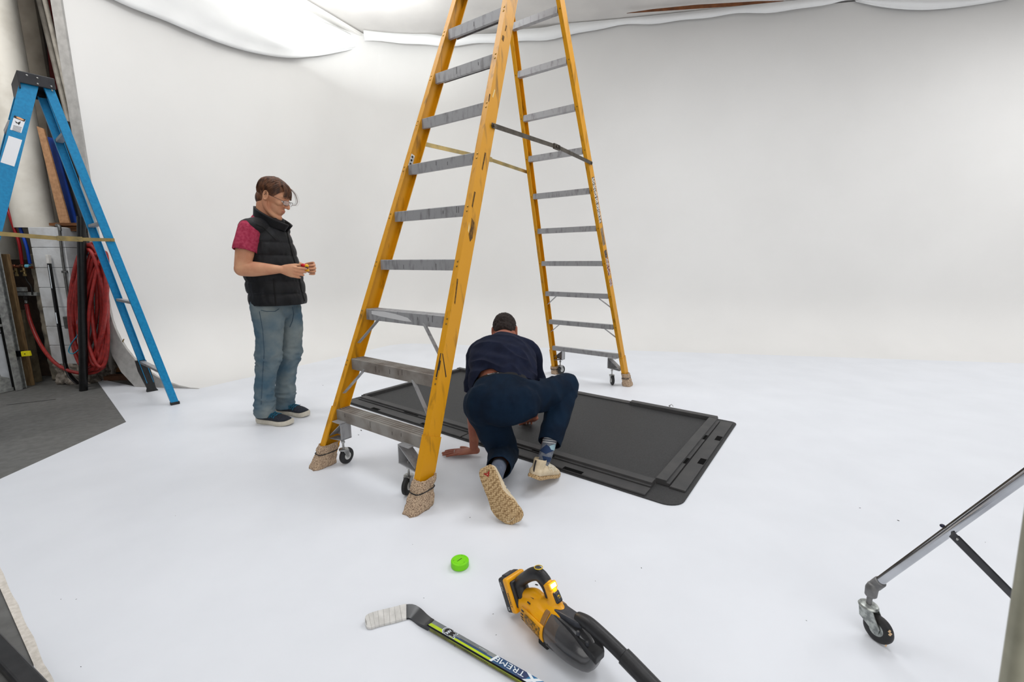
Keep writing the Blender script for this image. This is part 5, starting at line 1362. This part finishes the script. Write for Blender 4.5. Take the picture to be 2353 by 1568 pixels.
# T-shirt: sleeves and trunk in one
T = MB()
T.limb([(-1.742, 3.18, 1.00), (-1.745, 3.18, 1.20), (-1.752, 3.18, 1.36), (-1.745, 3.18, 1.43)], [(.150, .115), (.160, .115), (.155, .100), (.09, .08)], 28, 6, up=(1, 0, 0))
for s_, e_ in ((sR, eR), (sL, eL)):
    T.limb([s_+Vector((0, (3.18-s_.y)*.04, .0)), s_.lerp(e_, .35), s_.lerp(e_, .66)], [(.071, .074), (.072, .078), (.073, .079)], 22, 6)
V, N, Fc = remeshed(T, .006, 5); V = wrinkle(V, N, .0035, 9, 2, (1, 1, .7))
dR = (eR-sR).normalized()
ok = np.ones(len(V), bool)
for s_, e_ in ((sR, eR), (sL, eL)):
    d_ = (e_-s_); L_ = d_.length; d_ = np.array(d_.normalized()); t = (V-np.array(s_))@d_
    side = np.abs(V[:, 1]-3.18) > .15
    ok &= ~((t > L_*.56) & side & (np.linalg.norm(V-np.array(s_)-t[:, None]*d_, axis=1) < .12))
V, Fc = keep_faces(V, Fc, ok); V = smooth_edge(V, Fc); ts = skin('t_shirt', V, Fc, MAROONT, MP); m = ts.modifiers.new('s', 'SOLIDIFY'); m.thickness = .004; m.offset = -1
# quilted vest
W = MB()
W.limb([(-1.680, 3.18, .865), (-1.687, 3.18, .96), (-1.706, 3.18, 1.10), (-1.718, 3.18, 1.25), (-1.722, 3.18, 1.355), (-1.715, 3.18, 1.42), (-1.700, 3.18, 1.455)], [(.190, .178), (.192, .180), (.190, .176), (.186, .160), (.170, .142), (.125, .120), (.090, .098)], 36, 8, up=(1, 0, 0))
for s_ in (sR, sL):
    W.limb([(-1.722, 3.18, 1.405), (-1.725, 3.18+(s_.y-3.18)*.5, 1.398), s_+Vector((.002, (3.18-s_.y)*.06, .020))], [.070, (.068, .080), (.060, .080)], 22, 6)
V, N, Fc = remeshed(W, .006, 7)
ang = np.arctan2(V[:, 1]-3.18, V[:, 0]+1.71); z = V[:, 2]
per = .088; ph = (z-.862)/per
puff = np.abs(np.sin(PI*ph))**.40
vseam = np.minimum(1, np.abs(ang+.10)/.10)          # front zip line
sidep = np.minimum(1, np.abs(ang+1.60)/.12)
yoke = np.clip((1.36-z)/.05, 0, 1)
V = V+N*((puff*.012*yoke+.006*(1-yoke)-.004)*(0.35+.65*vseam**.5)*(0.5+.5*sidep**.5))[:, None]
V = V+N*(fbm(V, 14, 9, 3, (1, 1, .6))*.006)[:, None]
ok = (V[:, 2] > .868) & (V[:, 2] < 1.470)
V, Fc = keep_faces(V, Fc, ok); V = smooth_edge(V, Fc); vs_ = skin('vest', V, Fc, VEST, MP); m = vs_.modifiers.new('s', 'SOLIDIFY'); m.thickness = .012; m.offset = -1
bvv = BVHTree.FromPolygons([Vector(v) for v in V], Fc)
BLKS = M('vest_seam', (8, 8, 9), rough=.8)
seam(bvv, [(656, 520), (664, 552), (672, 585), (681, 612), (688, 640), (693, 668), (700, 692)], .0042, 'zip_placket', BLKS, vs_)
seam(bvv, [(629, 640), (630, 662), (633, 690), (634, 704)], .004, 'pocket_zip', BLKS, vs_)
seam(bvv, [(573, 708), (600, 711), (634, 709), (670, 705), (706, 698)], .0045, 'hem_band', VEST, vs_, off=.002)
seam(bvv, [(588, 516), (604, 522), (622, 540), (634, 552)], .0025, 'yoke_seam', BLKS, vs_)
# stand-up collar
def collar(c, R_, rx, ry, h0, h1, flare, gap):
    mb = MB(); rows = 7; n = 48; V = []
    for j in range(rows+1):
        t = j/rows
        for i in range(n+1):
            a = gap+(2*PI-2*gap)*i/n
            ex = 1+flare*t
            p = c+R_@Vector(((rx*ex)*math.cos(a), (ry*ex)*math.sin(a), t*(h0+(h1-h0)*(.5+.5*math.cos(a)))))
            V.append(p)
    mb.add(V, [(j*(n+1)+i, j*(n+1)+i+1, (j+1)*(n+1)+i+1, (j+1)*(n+1)+i) for j in range(rows) for i in range(n)])
    return mb
RC = Rot((.93, -.05, -.36), (.36, 0, .93))
co = collar(Vector((-1.690, 3.178, 1.420)), RC, .118, .094, .090, .050, .16, .16).build('collar', VEST, vs_, smooth=70); m = co.modifiers.new('s', 'SOLIDIFY'); m.thickness = .012
mb = MB(); q = on_surf(bvv, camp, ray(672, 545), .0015)
if q is not None: mb.box(q, (.012, .002, .004)); mb.build('chest_logo', WHTP, vs_)
# hair: cap plus many strands
def PH(x, y, z_): return hc+RH@Vector((x, y, z_))
H = MB()
H.ell(PH(-.018, 0, .038), (.104, .084, .092), RH, 30, 20); H.ell(PH(-.055, 0, -.030), (.062, .066, .068), RH, 24, 16)
V, N, Fc = remeshed(H, .004, 1)
loc_ = (V-np.array(hc))@np.array(RH)
ok = (loc_[:, 2] > .004+1.5*np.clip(loc_[:, 0]-.030, 0, 1)) | ((loc_[:, 0] < -.030) & (loc_[:, 2] > -.086))
V, Fc = keep_faces(V, Fc, ok); V = smooth_edge(V, Fc); hr = skin('hair', V, Fc, HAIR1, MP)
rnd = random.Random(21); mb = MB()
def strand(pts, r0):
    P3 = crp([PH(*p) for p in pts], 4); k = len(P3); mb.tube(P3, [r0*(1-.75*i/(k-1)) for i in range(k)], 4)
for i in range(620):
    # root near the parting, falling to the side, back or forwards
    t = rnd.random(); side = rnd.choice((-1, 1)); x0 = -.085+.150*rnd.random(); y0 = side*rnd.random()*.02+.015
    end = rnd.random()
    def surf(x, y, z_, k=1.0):
        v = Vector(((x+.018)/.104, y/.084, (z_-.038)/.092)); L_ = v.length or 1; k2 = k/L_
        return (-.018+(x+.018)*k2, y*k2, .038+(z_-.038)*k2)
    if i % 3 != 0:    # side / back strands
        bx = x0-.02-.03*rnd.random(); zz = .004+.040*rnd.random() if x0 > -.03 else -.080+.06*rnd.random()
        pts = [surf(x0, y0, .13, 1.01), surf(x0-.008, side*.045, .105, 1.03+.03*rnd.random()), surf(bx, side*.080, .06, 1.04+.02*rnd.random()), surf(bx-.012, side*.082, zz, 1.03+.03*rnd.random())]
    elif i % 2:       # fringe swept forwards
        yy = (-.055+.11*rnd.random()); f_ = rnd.random()
        pts = [surf(-.02, yy*.5, .13, 1.02), surf(.045, yy*.8, .10, 1.05+.03*rnd.random()), surf(.088, yy, .075, 1.08+.05*f_), surf(.105, yy*1.2, .040-.02*f_, 1.08+.14*f_*f_)]
    else:             # down the nape
        yy = (-.07+.14*rnd.random())
        pts = [surf(-.04, yy*.5, .12, 1.02), surf(-.10, yy*.8, .08, 1.04+.03*rnd.random()), surf(-.118, yy, .01, 1.04+.04*rnd.random()), surf(-.100, yy, -.075, 1.06+.10*rnd.random())]
    strand(pts, .0016+.0012*rnd.random())
for i in range(11):   # loose curl ahead of the brow
    f_ = rnd.random(); yy = .02+.04*rnd.random()
    pts = [(.060, yy, .098), (.098+.01*f_, yy, .078), (.128+.012*f_, yy, .040), (.128+.01*f_, yy, .010), (.108+.01*f_, yy, -.006+.008*f_)]
    strand(pts, .0008)
mb.build('hair_strands', HAIR1, hr, smooth=80)['kind'] = 'stuff'
# brows, eyes
for s in (-1, 1):
    mb = MB(); mb.limb([PH(.0965, s*.012, .034), PH(.094, s*.028, .040), PH(.082, s*.044, .035)], [(.003, .0035), (.003, .004), (.002, .003)], 8, 4); mb.build('eyebrow', HAIR1, MP, smooth=70)
    mb = MB(); mb.ell(PH(.0785, s*.031, .002), (.0115, .013, .0095), RH); e_ = mb.build('eye', M('eye_white', (226, 222, 216), rough=.2) if s < 0 else bpy.data.materials['eye_white'], MP, smooth=70)
    mb = MB(); mb.ell(PH(.0890, s*.031, -.002), (.0020, .0050, .0050), RH, 12, 8); mb.build('iris', M('dark_iris', (50, 40, 34), rough=.2) if s < 0 else bpy.data.materials['dark_iris'], e_, smooth=70)
    mb = MB(); mb.limb([PH(.0875, s*.020, .0055), PH(.0925, s*.031, .0065), PH(.086, s*.043, .0045)], [(.0022, .003), (.0028, .0042), (.002, .003)], 8, 4); mb.build('eyelid', SKIN1, e_, smooth=70)
LIPM = M('lip_colour', (170, 96, 88), rough=.5)
mb = MB(); mb.limb([PH(.0910, .018, -.0655), PH(.0965, .006, -.0655), PH(.0965, -.006, -.0655), PH(.0910, -.018, -.0655)], [(.0035, .002), (.0045, .0032), (.0045, .0032), (.0035, .002)], 8, 4); mb.build('lips', LIPM, MP, smooth=70)
# glasses
gl = MB()
for s in (-1, 1):
    cc_ = PH(.107, s*.033, .000); ring = []
    for k in range(24):
        a = 2*PI*k/24; ca, sa = math.cos(a), math.sin(a)
        yy = math.copysign(abs(ca)**.5, ca)*.0255; zz = math.copysign(abs(sa)**.55, sa)*.0155
        ring.append(cc_+RH@Vector((-abs(yy)*.06-.10*(s*yy+.0) if False else -s*yy*.22, yy, zz)))
    gl.tube(ring, .0011, 6, closed=True)
    gl.tube([PH(.1035, s*.060, .008), PH(.06, s*.074, .008), PH(.01, s*.083, .010), PH(-.015, s*.084, .004), PH(-.026, s*.082, -.012)], .0014, 6)
gl.tube([PH(.112, -.008, .004), PH(.117, 0, .007), PH(.112, .008, .004)], .0011, 6)
gls = gl.build('glasses', METALF, MP, smooth=70)
for s in (-1, 1):
    cc_ = PH(.107, s*.033, .000); q = []
    for k in range(24):
        a = 2*PI*k/24; ca, sa = math.cos(a), math.sin(a); yy = math.copysign(abs(ca)**.5, ca)*.025; zz = math.copysign(abs(sa)**.55, sa)*.015
        q.append(cc_+RH@Vector((-s*yy*.22, yy, zz)))
    mb = MB(); mb.prism(q, RH@Vector((1, 0, 0)), .0008); mb.build('lens', GLASS, gls)

# shoes -------------------------------------------------------------------------
def shoe(name, heel, fwd, up, L_, parent, upm, solem, width=1.0, sole_h=.022, style='runner', mirror=1, bend=.008):
    """heel: sole point under the back of the heel; fwd along the sole; up out of the sole"""
    R_ = Rot(fwd, up); h0 = Vector(heel)
    def P(x, y, z_): return h0+R_@Vector((x*L_, y*mirror*width, z_))
    def half(x):   # outer / inner half widths
        o = [(0, .020), (.06, .031), (.2, .034), (.45, .036), (.7, .050), (.85, .048), (.95, .034), (1, .016)]
        i = [(0, .020), (.06, .030), (.2, .032), (.45, .026), (.7, .043), (.85, .044), (.95, .034), (1, .016)]
        def it(T_):
            for k in range(len(T_)-1):
                if x <= T_[k+1][0]:
                    f_ = (x-T_[k][0])/(T_[k+1][0]-T_[k][0]); f_ = f_*f_*(3-2*f_) if 0 < k < 5 else f_
                    return T_[k][1]+(T_[k+1][1]-T_[k][1])*f_
            return T_[-1][1]
        return it(o), it(i)
    xs = [0, .02, .05, .1, .17, .25, .35, .45, .55, .65, .74, .82, .89, .94, .975, .995]
    def csh(x): return bend*max(0, min(1, (x-.40)/.5))**1.5
    def rocker(x): return .012*max(0, (x-.75)/.25)**2+(.006*max(0, (.12-x)/.12)**2)
    ring = [(x, half(x)[0]) for x in xs]+[(x, -half(x)[1]) for x in xs[::-1]]
    mb = MB(); k = len(ring); e = 1.06 if style == 'runner' else 1.0
    layers = [(-.0, .92), (.004, 1.0), (sole_h*.55, e), (sole_h, 1.0), (sole_h+.004, .93)]
    vs = []
    for zz, sc in layers:
        for x, y in ring: vs.append(P(.5+(x-.5)*(.985+.015*sc), y*sc-csh(x), zz+rocker(x)))
    fs = [tuple(range(k))]+[tuple(range((len(layers)-1)*k, len(layers)*k))]
    for j in range(len(layers)-1): fs += [(j*k+i, j*k+(i+1) % k, (j+1)*k+(i+1) % k, (j+1)*k+i) for i in range(k)]
    mb.add(vs, fs); so = mb.build('sole', solem, None, smooth=50)
    U = MB(); s = sole_h
    U.limb([P(.10, 0, s+.020), P(.28, .001, s+.024), P(.50, .003-csh(.5), s+.022), (P(.72, .003-csh(.72), s+.014)), P(.88, .002-csh(.88), s+.008)], [(.031*width, .030), (.034*width, .032), (.036*width, .032), (.044*width, .027), (.036*width, .019)], 24, 6, up=R_@Vector((0, 0, 1)))
    U.limb([P(.13, 0, s+.02), P(.16, 0, s+.055), P(.17, 0, s+.075)], [(.030, .034), (.031, .037), (.033, .040)], 20, 5, up=R_@Vector((1, 0, 0)))
    U.limb([P(.20, 0, s+.035), P(.36, 0, s+.047), P(.52, .001, s+.030)], [(.028, .025), (.026, .022), (.026, .018)], 18, 5, up=R_@Vector((0, 0, 1)))
    V, N, Fc = remeshed(U, .003, 5)
    zl = (V-np.array(h0))@np.array(R_@Vector((0, 0, 1)))
    V, Fc = keep_faces(V, Fc, (zl > .004) & (zl < s+.088)); V = smooth_edge(V, Fc)
    sh = skin(name, V, Fc, upm, parent); so.parent = sh
    po = parent_loc(sh); so.data.transform(Matrix.Translation(-po)) 
    la = MB(); bs_ = BVHTree.FromPolygons([Vector(v) for v in V], Fc); dn_ = -(R_@Vector((0, 0, 1)))
    def lay(pts, r, off=.0022):
        out = []
        for x, y in pts:
            h_ = bs_.ray_cast(P(x, y, .25), dn_)
            if h_[0] is not None: out.append(h_[0]+h_[1]*off)
        if len(out) > 2: la.tube(out, r, 6)
    def seg(p, q, n=6): return [(p[0]+(q[0]-p[0])*i/n, p[1]+(q[1]-p[1])*i/n) for i in range(n+1)]
    for j in range(5):
        x = .36+.062*j; w_ = .026
        lay(seg((x, -w_), (x+.035, w_)), .0022); lay(seg((x+.035, -w_), (x, w_)), .0022)
        for sg in (-1, 1): lay([(x+.012*math.cos(a), sg*(w_+.007)+.006*math.sin(a)) for a in [2*PI*i/8 for i in range(9)]], .0016)
    for sg in (-1, 1):
        lay([(.38, 0), (.41, sg*.012), (.46, sg*.022), (.50, sg*.020), (.47, sg*.010), (.41, sg*.004)], .0020, .006)
        lay([(.38, 0), (.43, sg*.016), (.50, sg*.030), (.55, sg*.034)], .0018, .004)
    return sh, so, la, P
r1, so, la, P_ = shoe('shoe', (-1.885, 3.120, .0), (.945, -.24, 0), (0, 0, 1), .292, MP, SHOEK, CREAMS, sole_h=.030, width=1.08, mirror=-1); la.build('laces', TEALL, r1, smooth=70)
r2, so, la, P_ = shoe('shoe', (-1.840, 3.305, .0), (.965, -.20, 0), (0, 0, 1), .285, MP, SHOEK, CREAMS, sole_h=.030, width=1.08, mirror=1); la.build('laces', TEALL, r2, smooth=70)
# the small toy held between the hands
tcen = (tR[4]+tR[0]+tL[1]+tL[0])/4
toy = thing('toy', tcen, 'small red, yellow and black toy held in the standing person\'s hands', 'toy')
TR, TY = M('toy_red', (206, 24, 36), rough=.3, coat=.4), M('toy_yellow', (240, 176, 20), rough=.35)
mb = MB(); mb.ell(tcen+Vector((-.012, 0, .012)), (.022, .016, .013)); V, N, Fc = remeshed(mb, .002, 2); skin('toy_body', V, Fc, TR, toy)
mb = MB(); mb.ell(tcen+Vector((.010, -.006, .008)), (.014, .012, .012)); mb.ell(tcen+Vector((.006, -.004, -.022)), (.020, .012, .009)); mb.limb([tcen+Vector((.012, -.006, .0)), tcen+Vector((.010, -.004, -.02))], [.007, .007], 10); V, N, Fc = remeshed(mb, .002, 2); skin('toy_wing', V, Fc, TY, toy)
mb = MB(); mb.ell(tcen+Vector((.012, -.014, -.006)), (.010, .008, .008)); mb.build('toy_tip', RUBB, toy, smooth=60)

# ------------------------------------------------------------------ kneeling person
K = MB()
h2 = Vector((-.050, 2.960, .702)); RH2 = Rot((.06, .72, -.69), (0, .69, .72))
head(K, h2, RH2, (-.055, 2.790, .680))
aR, aL = Vector((.105, 2.700, .610)), Vector((-.205, 2.690, .595))
fR, fL = Vector((.160, 2.800, .350)), Vector((-.238, 2.640, .320))
xR, xL = Vector((.150, 2.955, .085)), Vector((-.232, 2.530, .055))
K.limb([(-.045, 2.30, .440), (-.050, 2.46, .530), (-.055, 2.62, .600), (-.055, 2.74, .640)], [(.145, .095), (.145, .095), (.165, .10), (.12, .08)], 26, 6, up=(0, 0, 1))
K.limb([aL, (-.055, 2.72, .63), aR], [.055, .06, .055], 16)
arm(K, aR, fR, xR, 1.0, up=(0, 1, 0)); arm(K, aL, fL, xL, 1.0, up=(0, 1, 0))
hipR, hipL = Vector((.050, 2.285, .430)), Vector((-.135, 2.300, .415))
knR, knL = Vector((.318, 2.500, .448)), Vector((-.048, 2.370, .090))
anR, anL = Vector((.176, 2.190, .158)), Vector((-.072, 1.985, .170))
K.limb([hipR, knR.lerp(hipR, .05)], [.085, .055], 16); K.limb([knR, anR], [.052, .036], 16)
K.limb([hipL, knL], [.085, .055], 16); K.limb([knL, anL], [.050, .036], 16)
t1 = hand(K, xL+Vector((-.012, .0, -.022)), (-1, .03, -.10), (0, 0, 1), (0, 1, 0), [(.02, .05, .03), (.02, .05, .03), (.02, .05, .03), (.03, .05, .03)], spread=(.10, .03, -.04, -.14), thumb_dir=(-.55, .82, -.08), thumb_bend=.2)
t2 = hand(K, xR, (-.35, .85, -.42), (.2, .3, .9), (-1, -.2, 0), [(.3, .5, .3), (.3, .5, .3), (.35, .5, .3), (.4, .5, .3)])
V, N, Fc = remeshed(K, .0034, 7); V[:, 2] = np.maximum(V[:, 2], .002)
kn = skin('person', V, Fc, SKIN2); rebase(kn, (-.05, 2.3, 0)); KP = kn
tag(kn, 'kneeling person in navy clothes, back turned, one hand on the floor beside the mat', 'person')
mb = MB(); q = xL+Vector((-.118, -.011, -.022)); mb.torus(q, (-1, -.05, 0), .0102, .0013, 24, 6); mb.build('ring', M('silver_ring', (220, 218, 214), rough=.2, metal=1), KP, smooth=70)
# trousers
J = MB()
J.limb([(-.045, 2.225, .425), (-.048, 2.275, .448), (-.050, 2.345, .480)], [(.182, .112), (.178, .110), (.165, .102)], 30, 6, up=(0, 0, 1))
J.ell((-.146, 2.235, .422), (.102, .100, .114)); J.ell((.045, 2.235, .432), (.105, .098, .100))
J.limb([hipR+Vector((-.01, -.01, .010)), hipR.lerp(knR, .5)+Vector((.005, -.005, .0)), knR+Vector((0, .0, .0))], [(.104, .100), (.094, .086), (.074, .072)], 26, 8, up=(0, 0, 1))
J.limb([hipL+Vector((-.020, -.03, .0)), hipL.lerp(knL, .5)+Vector((-.004, -.03, 0)), knL+Vector((.004, -.005, .005))], [(.108, .108), (.094, .096), (.078, .076)], 26, 8, up=(0, 1, 0))
J.limb([knR+Vector((0, 0, .005)), knR.lerp(anR, .40), knR.lerp(anR, .82)], [(.074, .074), (.072, .075), (.062, .066)], 24, 8, up=(0, 1, 0))
J.limb([knL, knL.lerp(anL, .45), knL.lerp(anL, .86)], [(.078, .074), (.072, .070), (.062, .060)], 24, 8, up=(0, 0, 1))
V, N, Fc = remeshed(J, .006, 6)
A_ = np.array
def nearness(V, p, s): return np.exp(-(np.linalg.norm(V-A_(p), axis=1)/s)**2)
amp = .0035+.008*nearness(V, knL, .14)+.007*nearness(V, hipR.lerp(knR, .25), .14)+.005*nearness(V, knR, .10)
f = fbm(V, 7, 31, 2, (1.6, 1, 1)); V = V+N*((1-2.4*np.abs(f))*amp)[:, None]
V[:, 2] = np.maximum(V[:, 2], .003)
ok = np.ones(len(V), bool)
for a_, b_ in ((knR, anR), (knL, anL)):
    d_ = (b_-a_); L_ = d_.length; d_ = A_(d_.normalized()); t = (V-A_(a_))@d_; r_ = np.linalg.norm(V-A_(a_)-t[:, None]*d_, axis=1)
    ok &= ~((t > L_*.84) & (r_ < .14))
tw = A_(Vector((0, .87, .50)).normalized()); ok &= ~(((V-A_((-.05, 2.345, .47)))@tw > .020) & (V[:, 0] < .15) & (V[:, 2] > .36))
V, Fc = keep_faces(V, Fc, ok); V = smooth_edge(V, Fc); tr_ = skin('trousers', V, Fc, NAVYP, KP); m = tr_.modifiers.new('s', 'SOLIDIFY'); m.thickness = .004; m.offset = -1
# shirt
T = MB()
T.limb([(-.050, 2.400, .495), (-.052, 2.50, .550), (-.058, 2.62, .605), (-.058, 2.72, .640), (-.057, 2.785, .665)], [(.182, .112), (.190, .118), (.198, .120), (.165, .100), (.080, .070)], 34, 7, up=(0, 0, 1))
T.limb([(-.048, 2.345, .460), (-.050, 2.42, .500)], [(.175, .108), (.186, .112)], 30, 5)
for s_, e_ in ((aR, fR), (aL, fL)):
    T.limb([(-.055+(s_.x+.055)*.55, 2.695, .630), s_+Vector((0, -.005, .004)), s_.lerp(e_, .45), s_.lerp(e_, .88)], [(.080, .075), (.074, .072), (.070, .068), (.074, .070)], 22, 6, up=(0, 1, 0))
V, N, Fc = remeshed(T, .006, 6)
f = fbm(V@np.array([[.8, .6, 0], [-.6, .8, 0], [0, 0, 1]]), 4.6, 12, 2, (.8, 2.2, 1.2)); am = .006+.010*np.exp(-((V[:, 1]-2.43)/.10)**2); V = V+N*((1-2.6*np.abs(f))*am)[:, None]
tb = A_(Vector((0, .90, .43)).normalized())
cutp = (V-A_((-.05, 2.345, .46)))@tb+.10*np.clip(-(V[:, 0]+.05), 0, 1)*0
hemx = .020+.055*np.exp(-((V[:, 0]+.135)/.05)**2)*(V[:, 2] > .50)
ok = cutp > hemx
for s_, e_ in ((aR, fR), (aL, fL)):
    d_ = (e_-s_); L_ = d_.length; d_ = A_(d_.normalized()); t = (V-A_(s_))@d_; r_ = np.linalg.norm(V-A_(s_)-t[:, None]*d_, axis=1)
    ok &= ~((t > L_*.84) & (r_ < .12))
V, Fc = keep_faces(V, Fc, ok); V = smooth_edge(V, Fc, 14); sh2 = skin('t_shirt', V, Fc, NAVYT, KP); m = sh2.modifiers.new('s', 'SOLIDIFY'); m.thickness = .004; m.offset = -1
# underwear band with woven white letters
U = MB(); U.limb([(-.048, 2.335, .466), (-.050, 2.385, .492)], [(.167, .1065), (.168, .1065)], 40, 4)
V, N, Fc = remeshed(U, .005, 3); tt = (V-A_((-.049, 2.345, .466)))@tw; V, Fc = keep_faces(V, Fc, (tt > -.02) & (tt < .042)); V = smooth_edge(V, Fc)
ub = skin('underwear_band', V, Fc, M('black_elastic', (14, 14, 18), rough=.8), KP)
bvu = BVHTree.FromPolygons([Vector(v) for v in V], Fc)
q0_, q1_ = on_surf(bvu, camp, ray(1120, 862), .002), on_surf(bvu, camp, ray(1156, 858), .002)
if q0_ is not None and q1_ is not None: text('band_lettering', 'wmbul', q0_, q1_-q0_, (0, .62, .78), .006, WHTP, ub, width=(q1_-q0_).length*.7)
# socks
SOCKG = M('grey_argyle_sock', (120, 124, 132), (92, 98, 110), scale=60, rough=.9, bump=.1)
SOCKB = M('blue_sock_patch', (30, 50, 84), rough=.9); SOCKL = M('pale_blue_patch', (150, 180, 190), rough=.9); SOCKS = M('white_sock_stripe', (206, 206, 206), rough=.9)
sk = MB(); sk.limb([knR.lerp(anR, .72), anR, anR+Vector((-.025, -.02, -.05))], [(.040, .042), (.036, .040), (.034, .042)], 22, 6, up=(0, 1, 0))
V, N, Fc = remeshed(sk, .003, 4); so_ = skin('sock', V, Fc, SOCKG, KP)
bvs = BVHTree.FromPolygons([Vector(v) for v in V], Fc)
def patch(bv, px, mat, name, parent, off=.0016, n=12):
    """small cloth patch lying on a surface, from a pixel quad"""
    mb = MB(); V = []
    for j in range(n+1):
        for i in range(n+1):
            u, v = i/n, j/n
            x = (px[0][0]*(1-u)+px[1][0]*u)*(1-v)+(px[3][0]*(1-u)+px[2][0]*u)*v
            y = (px[0][1]*(1-u)+px[1][1]*u)*(1-v)+(px[3][1]*(1-u)+px[2][1]*u)*v
            q = on_surf(bv, camp, ray(x, y), off)
            V.append(q)
    fs = [(j*(n+1)+i, j*(n+1)+i+1, (j+1)*(n+1)+i+1, (j+1)*(n+1)+i) for j in range(n) for i in range(n)]
    fs = [f for f in fs if all(V[q] is not None for q in f)]
    fs = [f for f in fs if max((V[f[0]]-V[q]).length for q in f) < .03]
    if not fs: return None
    V = [v if v is not None else Vector((0, 0, -9)) for v in V]
    used = sorted({q for f in fs for q in f}); mp = {a: b for b, a in enumerate(used)}
    mb.add([V[q] for q in used], [tuple(mp[q] for q in f) for f in fs]); return mb.build(name, mat, parent, smooth=60, normals=False)
for k in range(4): patch(bvs, [(1240, 999+k*5), (1284, 1004+k*5), (1284, 1006+k*5), (1240, 1001+k*5)], SOCKS, 'sock_stripe', so_)
patch(bvs, [(1240, 1036), (1256, 1022), (1272, 1036), (1254, 1044)], SOCKB, 'sock_diamond', so_)
patch(bvs, [(1262, 1026), (1276, 1020), (1274, 1036), (1266, 1034)], SOCKL, 'sock_diamond', so_)
patch(bvs, [(1246, 1048), (1266, 1052), (1266, 1062), (1250, 1062)], SOCKB, 'sock_diamond', so_)
sk = MB(); sk.limb([knL.lerp(anL, .70), anL, anL+Vector((-.01, -.05, -.035))], [(.040, .040), (.036, .038), (.034, .036)], 22, 6, up=(0, 0, 1))
V, N, Fc = remeshed(sk, .003, 4); V[:, 2] = np.maximum(V[:, 2], .004); skin('sock', V, Fc, M('slate_sock', (76, 84, 100), (96, 102, 116), scale=30, rough=.9), KP)
# shoes: one sole turned to the camera
def solemat():
    m = M('gum_sole_rings', (196, 168, 124), rough=.7); nt = m.node_tree; n = nt.nodes; L = nt.links; b = n['Principled BSDF']
    tc = n['Texture Coordinate'] if 'Texture Coordinate' in n else n.new('ShaderNodeTexCoord')
    vo = n.new('ShaderNodeTexVoronoi'); vo.inputs['Scale'].default_value = 125; vo.inputs['Randomness'].default_value = .35
    L.new(tc.outputs['Object'], vo.inputs['Vector'])
    r = n.new('ShaderNodeValToRGB'); e = r.color_ramp.elements
    e[0].position = 0; e[0].color = lin((180, 152, 112))+(1,); e[1].position = .62; e[1].color = lin((140, 110, 72))+(1,)
    x = e.new(.24); x.color = lin((206, 180, 138))+(1,); x = e.new(.40); x.color = lin((196, 166, 122))+(1,)
    L.new(vo.outputs['Distance'], r.inputs['Fac']); L.new(r.outputs[0], b.inputs['Base Color'])
    bp = n.new('ShaderNodeBump'); bp.inputs['Strength'].default_value = .5; bp.inputs['Distance'].default_value = .003; bp.invert = True
    L.new(vo.outputs['Distance'], bp.inputs['Height']); L.new(bp.outputs[0], b.inputs['Normal']); return m
GUM = solemat()
heelL = Vector((-.128, 1.905, .232)); toeL = Vector((-.012, 1.800, .004)); fwL = (toeL-heelL); LL_ = fwL.length
upL = Vector((.25, .85, -.28))
s1_, so1, la1, PL = shoe('shoe', heelL, fwL, upL, LL_*1.02, KP, BEIGE, GUM, width=1.30, sole_h=.012, style='flat', mirror=1, bend=.022)
la1.build('laces', M('cream_laces', (226, 218, 200), rough=.8), s1_, smooth=70)
RED = M('red_sole_mark', (150, 34, 20), rough=.6)
mb = MB(); Rl = Rot(fwL, upL)
mb.prism([PL(.085, -.014, -.0004), PL(.105, 0, -.0004), PL(.085, .014, -.0004), PL(.165, .002, -.0004), PL(.165, -.002, -.0004)], -(Rl@Vector((0, 0, 1))), .001); mb.build('sole_mark', RED, so1)
mb = MB(); mb.cyl(PL(.125, 0, -.0012), PL(.125, 0, -.002), .0022, 12); mb.build('mark_dot', BEIG, so1)
heelR = Vector((.100, 2.070, .088)); fwR = Vector((.238, 2.285, .004))-heelR
s2_, so2, la2, PR = shoe('shoe', heelR, fwR, (.20, .18, .95), .280, KP, BEIGE, GUM, width=1.20, sole_h=.014, style='flat', mirror=-1)
la2.build('laces', bpy.data.materials['cream_laces'], s2_, smooth=70)
mb = MB(); mb.tube([PR(.005, 0, .035), PR(-.01, 0, .065), PR(-.005, 0, .095)], [(.006, .002)]*3, 8); mb.build('heel_tab', M('dark_heel_tape', (50, 44, 44), rough=.8), s2_)
# rolled gum edge on the side of the raised shoe
# hair: close-cropped cap
H = MB()
def P2_(x, y, z_): return h2+RH2@Vector((x, y, z_))
H.ell(P2_(-.015, 0, .036), (.101, .081, .090), RH2, 30, 20); H.ell(P2_(-.055, 0, -.01), (.058, .062, .055), RH2, 24, 14)
V, N, Fc = remeshed(H, .003, 2)
l_ = (V-A_(h2))@A_(RH2)
ok = ((l_[:, 2] > .020+.5*np.clip(l_[:, 0], -1, 1)) | ((l_[:, 0] < -.022) & (l_[:, 2] > -.052)))
V = V+N*(fbm(V, 70, 3, 3)*.0035)[:, None]
V, Fc = keep_faces(V, Fc, ok); V = smooth_edge(V, Fc, 4); skin('hair', V, Fc, HAIR2, KP)
